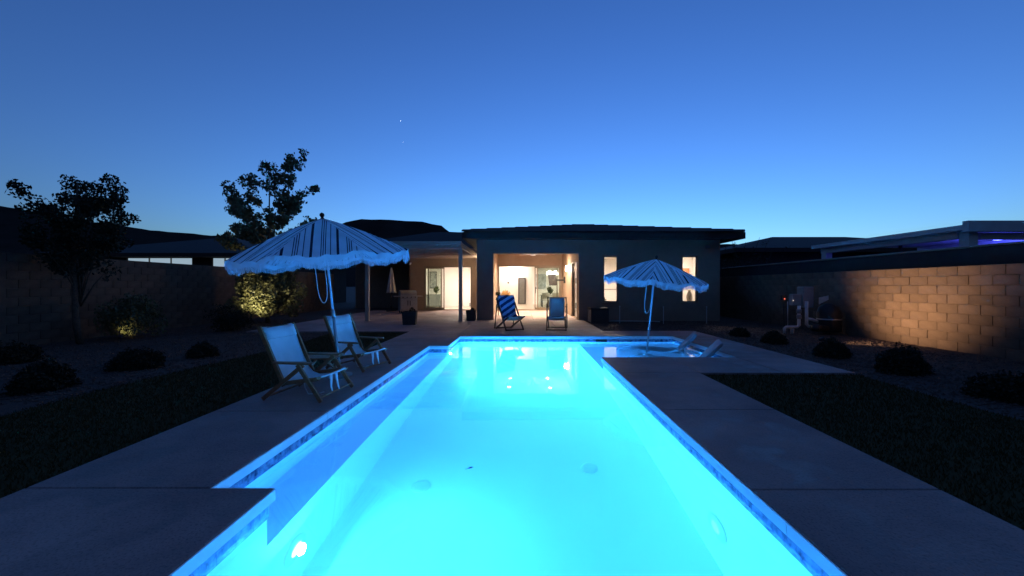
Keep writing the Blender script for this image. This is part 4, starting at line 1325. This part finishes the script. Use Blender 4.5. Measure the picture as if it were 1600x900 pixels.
def planter_box(loc, s, h, rz, label, seed):
    t_ = empty('planter_box', loc, rz, label, 'planter')
    b = MB()
    b.add([(-s * .44, -s * .44, 0), (s * .44, -s * .44, 0), (s * .44, s * .44, 0), (-s * .44, s * .44, 0), (-s / 2, -s / 2, h), (s / 2, -s / 2, h), (s / 2, s / 2, h), (-s / 2, s / 2, h)],
          [(0, 3, 2, 1), (0, 1, 5, 4), (1, 2, 6, 5), (2, 3, 7, 6), (3, 0, 4, 7)])
    solid(b.build('pot', 'planter', t_), 0.03)
    box('soil', 'bark', -s * .46, s * .46, -s * .46, s * .46, h - .06, h - .03, t_)
    r_ = random.Random(seed); lb = MB(); leaf_cloud(lb, r_, (s * .15, 0, h + .03), s * .22, 90, .07); lb.build('crown', 'leaf_dark', t_)
planter_box((-3.92, 13.55, 0), 0.46, 0.46, R(8), 'dark square planter box in front of the gas grill', 1)
planter_box((-1.95, 15.05, 0), 0.34, 0.40, R(0), 'small dark planter box beside the house column', 2)

cu = empty('closed_umbrella', (-6.95, 20.6, 0), 0, 'closed cream umbrella standing behind the gas grill', 'umbrella')
b = MB(); n = 16
prof = [(0.02, 2.34), (0.05, 2.22), (0.10, 1.9), (0.155, 1.5), (0.20, 1.15), (0.225, 0.98)]
rings = []
for (r0, z) in prof:
    rings.append(b.add([(r0 * (1 + .22 * (-1) ** k) * math.cos(2 * math.pi * k / n), r0 * (1 + .22 * (-1) ** k) * math.sin(2 * math.pi * k / n), z + (0.04 * (k % 2) if z < 1 else 0)) for k in range(n)], []))
for a, c_ in zip(rings[:-1], rings[1:]):
    for k in range(n): b.f.append((a + k, a + (k + 1) % n, c_ + (k + 1) % n, c_ + k))
solid(b.build('canopy', 'closed_cloth', cu), 0.006)
b = MB(); b.tube([(0, 0, 0), (0, 0, 2.42)], 0.02, 8); b.build('pole', 'dark_wood', cu)
b = MB(); b.lathe([(0.26, 0), (0.26, .06), (0.05, .09), (.04, .3)], 20); b.build('base', 'black_plastic', cu)

db = empty('storage_box', (2.93, 14.55, -0.045), R(2), 'dark resin storage box with lid on the gravel beside the patio', 'storage box')
box('body', 'planter', -0.33, 0.33, -0.28, 0.28, 0, 0.52, db, 0.015)
box('lid', 'planter', -0.35, 0.35, -0.30, 0.30, 0.522, 0.58, db, 0.015)
for k in range(4): box('side_rib', 'grey_plastic', -0.35, -0.3305, -0.24 + k * .13, -0.17 + k * .13, 0.05, 0.5, db, 0.004)
for i, (x, y, h, lab) in enumerate(((3.64, 14.15, .62, 'thin garden stake before the left narrow window'), (5.25, 14.15, .60, 'thin garden stake between the two narrow windows'), (6.84, 14.15, .60, 'thin garden stake before the right narrow window'))):
    t_ = empty('garden_stake', (x, y, -0.05), 0, lab, 'stake', 'thin stakes in the gravel bed by the house')
    b = MB(); b.tube([(0, 0, 0), (0, 0, h)], 0.014, 8); b.build('rod', 'pvc', t_)
    b = MB(); b.lathe([(0.02, 0), (0.026, .02), (0.018, .05)], 10, (0, 0, h)); b.build('cap', 'pvc', t_)
hp = empty('edging_pipe', (4.0, 14.6, 0.02), 0, 'pale pipe lying on the gravel along the house front', 'pipe')
b = MB(); b.tube([(-0.7, 0, 0), (0.2, 0.02, 0.0), (1.1, 0.0, -0.01), (1.3, 0.05, -.03)], 0.018, 8); b.build('tube', 'pvc', hp, True)

# ceiling fan, television, potted plant in the recess
fan = empty('ceiling_fan', (0.55, 18.4, 3.099), R(8), 'white ceiling fan with flat blades in the covered patio', 'ceiling fan')
b = MB(); b.lathe([(0.07, 0), (0.06, -0.05), (0.02, -0.07), (0.018, -0.16)], 14); b.build('downrod', 'white_metal', fan)
b = MB(); b.lathe([(0.03, -0.16), (0.11, -0.18), (0.12, -0.26), (0.06, -0.30)], 18); b.build('motor', 'white_metal', fan)
for k in range(5):
    a = k * 2 * math.pi / 5
    b = MB(); d = Vector((math.cos(a), math.sin(a), 0)); b.beam(d * .10 + Vector((0, 0, -.235)), d * .68 + Vector((0, 0, -.235)), 0.13, 0.012); b.build('blade', 'white_metal', fan)
tv = empty('television', (1.68, 20.1, 1.33), R(-72), 'tilted flat television on a wall arm in the covered patio', 'television')
b = MB()
b.add([(-.48, -.02, .05), (.48, -.02, .05), (.48, -.10, .62), (-.48, -.10, .62), (-.48, .03, .05), (.48, .03, .05), (.48, -.05, .62), (-.48, -.05, .62)],
      [(0, 1, 2, 3), (7, 6, 5, 4), (0, 4, 5, 1), (1, 5, 6, 2), (2, 6, 7, 3), (3, 7, 4, 0)])
b.build('screen', 'tv_screen', tv)
b = MB(); b.beam((0, .02, .33), (0.35, .50, .33), 0.06, 0.08); b.beam((.35, .5, .18), (.35, .5, .50), .06, .1); b.build('bracket', 'black_plastic', tv)
bush('potted_plant', (-1.02, 17.6, 0.0), 0.16, 1.5, 300, 'leaf_dark', 0.10, 70, 'dark wiry plant against the left wall of the covered patio', 'plant')
# things seen inside through the glass
gl_ = empty('wall_rack', (0.06, 22.72, 0.30), 0, 'tall black framed louvred panel on the white wall behind the patio doors', 'wall rack')
for s in (-1, 1): box('frame_side', 'black_plastic', s * .19 - .03, s * .19 + .03, -0.05, 0.0, 0, 1.54, gl_)
for z in (0, 1.50): box('frame_rail', 'black_plastic', -.16, .16, -0.05, 0.0, z, z + .04, gl_)
for k in range(22): box('slat', 'dresser_grey', -.155, .155, -0.04, -0.01, 0.07 + k * .065, 0.105 + k * .065, gl_)
box('backing', 'ceramic', -.158, .158, -0.009, -0.002, 0.041, 1.499, gl_)
th = empty('thermostat', (-0.75, 22.749, 1.55), 0, 'small dark round thermostat on the white interior wall', 'thermostat')
b = MB(); b.tube([(0, 0, 0), (0, -0.02, 0)], 0.05, 16); b.build('dial', 'black_plastic', th)
pv = empty('pampas_vase', (-0.92, 22.45, 0.0), 0, 'golden dried pampas in a vase behind the patio doors', 'vase')
b = MB(); b.lathe([(0.10, 0), (.14, .12), (.13, .3), (.06, .42), (.07, .47)], 16); b.build('vase', 'cushion', pv, True)
r_ = random.Random(5); b = MB()
for k in range(9):
    a = k * .7; leaf_cloud(b, r_, (.16 * math.cos(a), .1 * math.sin(a), .75 + .25 * r_.random()), .13, 60, .10)
    b.tube([(0, 0, .4), (.15 * math.cos(a), .1 * math.sin(a), .8)], .005, 4)
b.build('plume', 'pampas', pv)
ds = empty('dresser', (-5.52, 24.3, 0.012), 0, 'grey low dresser seen through the left sliding door', 'dresser')
box('carcass', 'dresser_grey', -0.44, 0.44, -0.25, 0.25, 0.06, 0.82, ds, 0.01)
for k in range(3):
    box('drawer', 'dresser_grey', -0.42, 0.42, -0.27, -0.2505, 0.09 + k * .245, 0.32 + k * .245, ds, 0.006)
for s in (-1, 1): box('leg', 'black_plastic', s * .38 - .03, s * .38 + .03, -0.2, 0.2, 0, .059, ds)
bush('potted_plant', (-5.36, 24.25, 0.835), 0.22, 0.6, 220, 'leaf', 0.12, 71, 'green leafy plant standing on the grey dresser indoors', 'plant')
ar = empty('wall_art', (-5.75, 25.195, 1.2), 0, 'dark framed picture on the wall seen through the left sliding door', 'picture')
box('frame', 'black_plastic', -0.22, 0.22, -0.03, 0, 0, 1.1, ar); box('print', 'art_grey', -0.19, 0.19, -0.034, -0.0305, 0.04, 1.06, ar)
fv = empty('floor_heater', (-3.15, 24.9, 0.012), 0, 'small white slatted box on the floor by the left door room wall', 'heater')
box('case', 'white_metal', -0.22, 0.22, -0.1, 0.1, 0, 0.5, fv, 0.01)
for k in range(4): box('slat', 'black_plastic', -0.19, 0.19, -0.106, -0.1005, 0.06 + k * .05, 0.085 + k * .05, fv)
# dining corner
dt = empty('dining_table', (2.05, 25.2, 0.012), 0, 'dark dining table behind the tinted patio door', 'table')
box('tabletop', 'dresser_grey', -0.8, 0.8, -0.45, 0.45, .72, .76, dt, 0.01)
for sx in (-1, 1):
    for sy in (-1, 1): box('leg', 'dresser_grey', sx * .7 - .035, sx * .7 + .035, sy * .36 - .035, sy * .36 + .035, 0, .719, dt)
for i, (x, lab) in enumerate(((1.55, 'left white dining chair behind the tinted patio door'), (2.2, 'right white dining chair behind the tinted patio door'))):
    t_ = empty('dining_chair', (x, 24.45, 0.012), 0, lab, 'chair', 'white chairs at the dining table')
    box('seat', 'cushion', -.22, .22, -.22, .22, .43, .49, t_, .02); box('backrest', 'cushion', -.22, .22, -.24, -.2, .52, .92, t_, .02)
    for sx in (-1, 1):
        for sy in (-1, 1): box('leg', 'black_plastic', sx * .19 - .015, sx * .19 + .015, sy * .19 - .015, sy * .19 + .015, 0, .429, t_)
for i, (x, y, lab) in enumerate(((1.82, 24.9, 'left glowing white pendant lamp over the dining table'), (2.28, 25.4, 'right glowing white pendant lamp over the dining table'))):
    t_ = empty('pendant_lamp', (x, y, 2.848), 0, lab, 'pendant lamp', 'pendant lamps over the dining table')
    b = MB(); b.tube([(0, 0, 0), (0, 0, -.5)], .006, 6); b.build('cord', 'black_plastic', t_)
    b = MB(); b.lathe([(.04, -.5), (.15, -.56), (.2, -.72), (.17, -.80)], 18); b.build('lamp_shade', 'lamp_white', t_, True)
bush('table_plant', (1.9, 25.1, 0.772), 0.24, 0.6, 260, 'leaf', 0.12, 72, 'leafy branch arrangement on the dining table', 'plant')
ar = empty('wall_art', (1.45, 27.99, 1.1), 0, 'grey abstract picture on the dining room wall', 'picture')
box('frame', 'white_metal', -0.40, 0.40, -0.03, 0, 0, 1.15, ar); box('print', 'art_grey', -0.36, 0.36, -0.034, -0.0305, 0.04, 1.11, ar)
# right room
ar = empty('wall_art', (7.42, 17.298, 1.62), 0, 'orange picture on the wall behind the right narrow window', 'picture')
box('frame', 'white_metal', -0.17, 0.17, -0.03, 0, 0, 0.55, ar); box('print', 'art_orange', -0.15, 0.15, -0.034, -0.0305, 0.02, 0.53, ar)
vs = empty('floor_vase', (6.95, 15.85, 0.012), 0, 'tall patterned vase behind the right narrow window', 'vase')
b = MB(); b.lathe([(.10, 0), (.13, .3), (.09, .7), (.12, .86), (.10, 1.0), (.05, 1.12), (.06, 1.18)], 16); b.build('body', 'ceramic', vs, True)
sh = empty('kitchen_shelf', (3.15, 20.9, 0.012), 0, 'white shelf unit seen through the side door of the patio', 'shelf')
for s in (-1, 1): box('side_panel', 'interior_white', s * .45 - .015, s * .45 + .015, -.18, .18, 0, 2.0, sh)
for k in range(5): box('shelf', 'interior_white', -.434, .434, -.18, .18, .1 + k * .45, .13 + k * .45, sh)
for k, (x, z, lab) in enumerate(((-.2, .131, 'low dark box on the shelf behind the side door'), (.1, 1.031, 'middle dark box on the shelf behind the side door'), (-.15, 1.481, 'upper dark box on the shelf behind the side door'))):
    t_ = empty('box', (3.15 + x, 20.85, .012 + z), 0, lab, 'box'); box('body', 'dresser_grey', -.14, .14, -.1, .1, 0, .27, t_, .01); box('lid', 'dresser_grey', -.146, .146, -.106, .106, .271, .295, t_, .004)
bush('potted_plant', (3.42, 15.95, 0.5), 0.16, 0.45, 160, 'leaf', 0.08, 73, 'small plant at the foot of the left narrow window', 'plant')
ts = empty('plant_stand', (3.45, 15.95, 0.012), 0, 'small white plant stand behind the left narrow window', 'stand')
box('top', 'interior_white', -.16, .28, -.15, .15, .46, .488, ts)
for sx in (-.13, .25):
    for sy in (-.12, .12): box('leg', 'interior_white', sx - .012, sx + .012, sy - .012, sy + .012, 0, .459, ts)

# ------------------------------------------------------------------ pool equipment by the right wall
eq = empty('pool_equipment', (8.35, 11.2, -0.045), 0, 'pool pump, filter tank and white pipes beside the right wall', 'pool equipment')
def epart(name, m_, fn, smooth=True):
    b = MB(); fn(b); return b.build(name, m_, eq, smooth)
epart('filter_tank', 'black_plastic', lambda b: b.lathe([(0.27, 0.08), (0.29, 0.12), (0.29, 0.62), (0.24, 0.78), (0.10, 0.88), (0.06, 0.9)], 24, (0.55, -0.1, 0)))
epart('tank_clamp', 'steel', lambda b: b.lathe([(0.298, 0.42), (0.298, 0.46)], 24, (0.55, -0.1, 0)))
epart('heater_cabinet', 'grey_plastic', lambda b: b.box(0.0, 0.30, 0.15, 0.42, 0.75, 1.38, .02), False)
epart('control_box', 'grey_plastic', lambda b: b.box(-0.28, -0.02, 0.2, 0.35, 0.82, 1.16, .015), False)
epart('warning_plate', 'pvc', lambda b: b.add([(0.32, -0.02, 0.86), (0.62, 0.0, 1.0), (0.62, 0.0, 1.12), (0.32, -0.02, 1.06)], [(0, 1, 2, 3)]), False)
epart('pump_body', 'black_plastic', lambda b: b.tube([(-0.05, -0.25, 0.2), (0.12, -0.25, 0.2), (0.16, -0.25, .2), (0.45, -0.25, .2)], [.09, .12, .09, .09], 14))
for nm, pts in (('pipe', [(-0.24, 0, 0.82), (-0.24, 0, 0.25), (-0.3, 0, 0.2), (-0.62, 0, 0.2), (-0.66, 0, 0.16), (-0.66, 0, -0.02)]),
                ('pipe', [(-0.02, 0, 0.95), (-0.02, 0, 0.28), (0.04, 0, 0.22), (0.30, 0, 0.22)]), ('pipe', [(-0.42, 0.02, 0.2), (-0.42, 0.02, -0.02)]),
                ('pipe', [(-0.02, 0.0, 0.45), (0.12, -.03, 0.42), (0.28, -.05, 0.36)])):
    epart(nm, 'pvc', lambda b, p=pts: b.tube(p, 0.042, 12))
for z in (.5, .66): epart('valve', 'grey_plastic', lambda b, zz=z: b.lathe([(.06, 0), (.065, .03), (.065, .09), (.06, .12)], 14, (-0.24, 0, zz - .06)))
epart('vent_rod', 'steel', lambda b: b.tube([(-0.5, .1, 0), (-0.5, .1, .95)], .01, 6))
epart('sensor_head', 'black_plastic', lambda b: b.box(-.68, -.58, .05, .15, .98, 1.14, .01), False)
b = MB(); b.tube([(-.63, .06, 0.1), (-.63, .09, .95), (-.63, .1, .98)], .01, 6); b.build('sensor_post', 'black_plastic', eq)
emit('red_led', (1.0, 0.12, 0.04), 1.2); emit('white_led', (1.0, 0.75, 0.6), 1.6)
epart('red_indicator', 'red_led', lambda b: b.tube([(-.63, .049, 1.02), (-.63, .04, 1.02)], .022, 10), False)
epart('white_indicator', 'white_led', lambda b: b.tube([(-.27, .199, .97), (-.27, .19, .97)], .014, 10), False)

# ------------------------------------------------------------------ first stars
emit('starlight', (0.9, 0.95, 1.0), 9.0)
for x, y, r_, lab in ((626, 189, 1.5, 'brighter white star high above the left umbrella'), (630, 222, 0.7, 'faint white star just below the brighter one')):
    b = MB(); b.lathe([(0, -1), (.7, -.7), (1, 0), (.7, .7), (0, 1)], 10)
    b.v = [(p[0] * r_, p[1] * r_, p[2] * r_) for p in b.v]
    o = tag(b.build('star', 'starlight'), lab, 'star')
    o.location = ((x - 814) / 600 * 3000, 3000, 1.35 + (447 - y) / 600 * 3000)
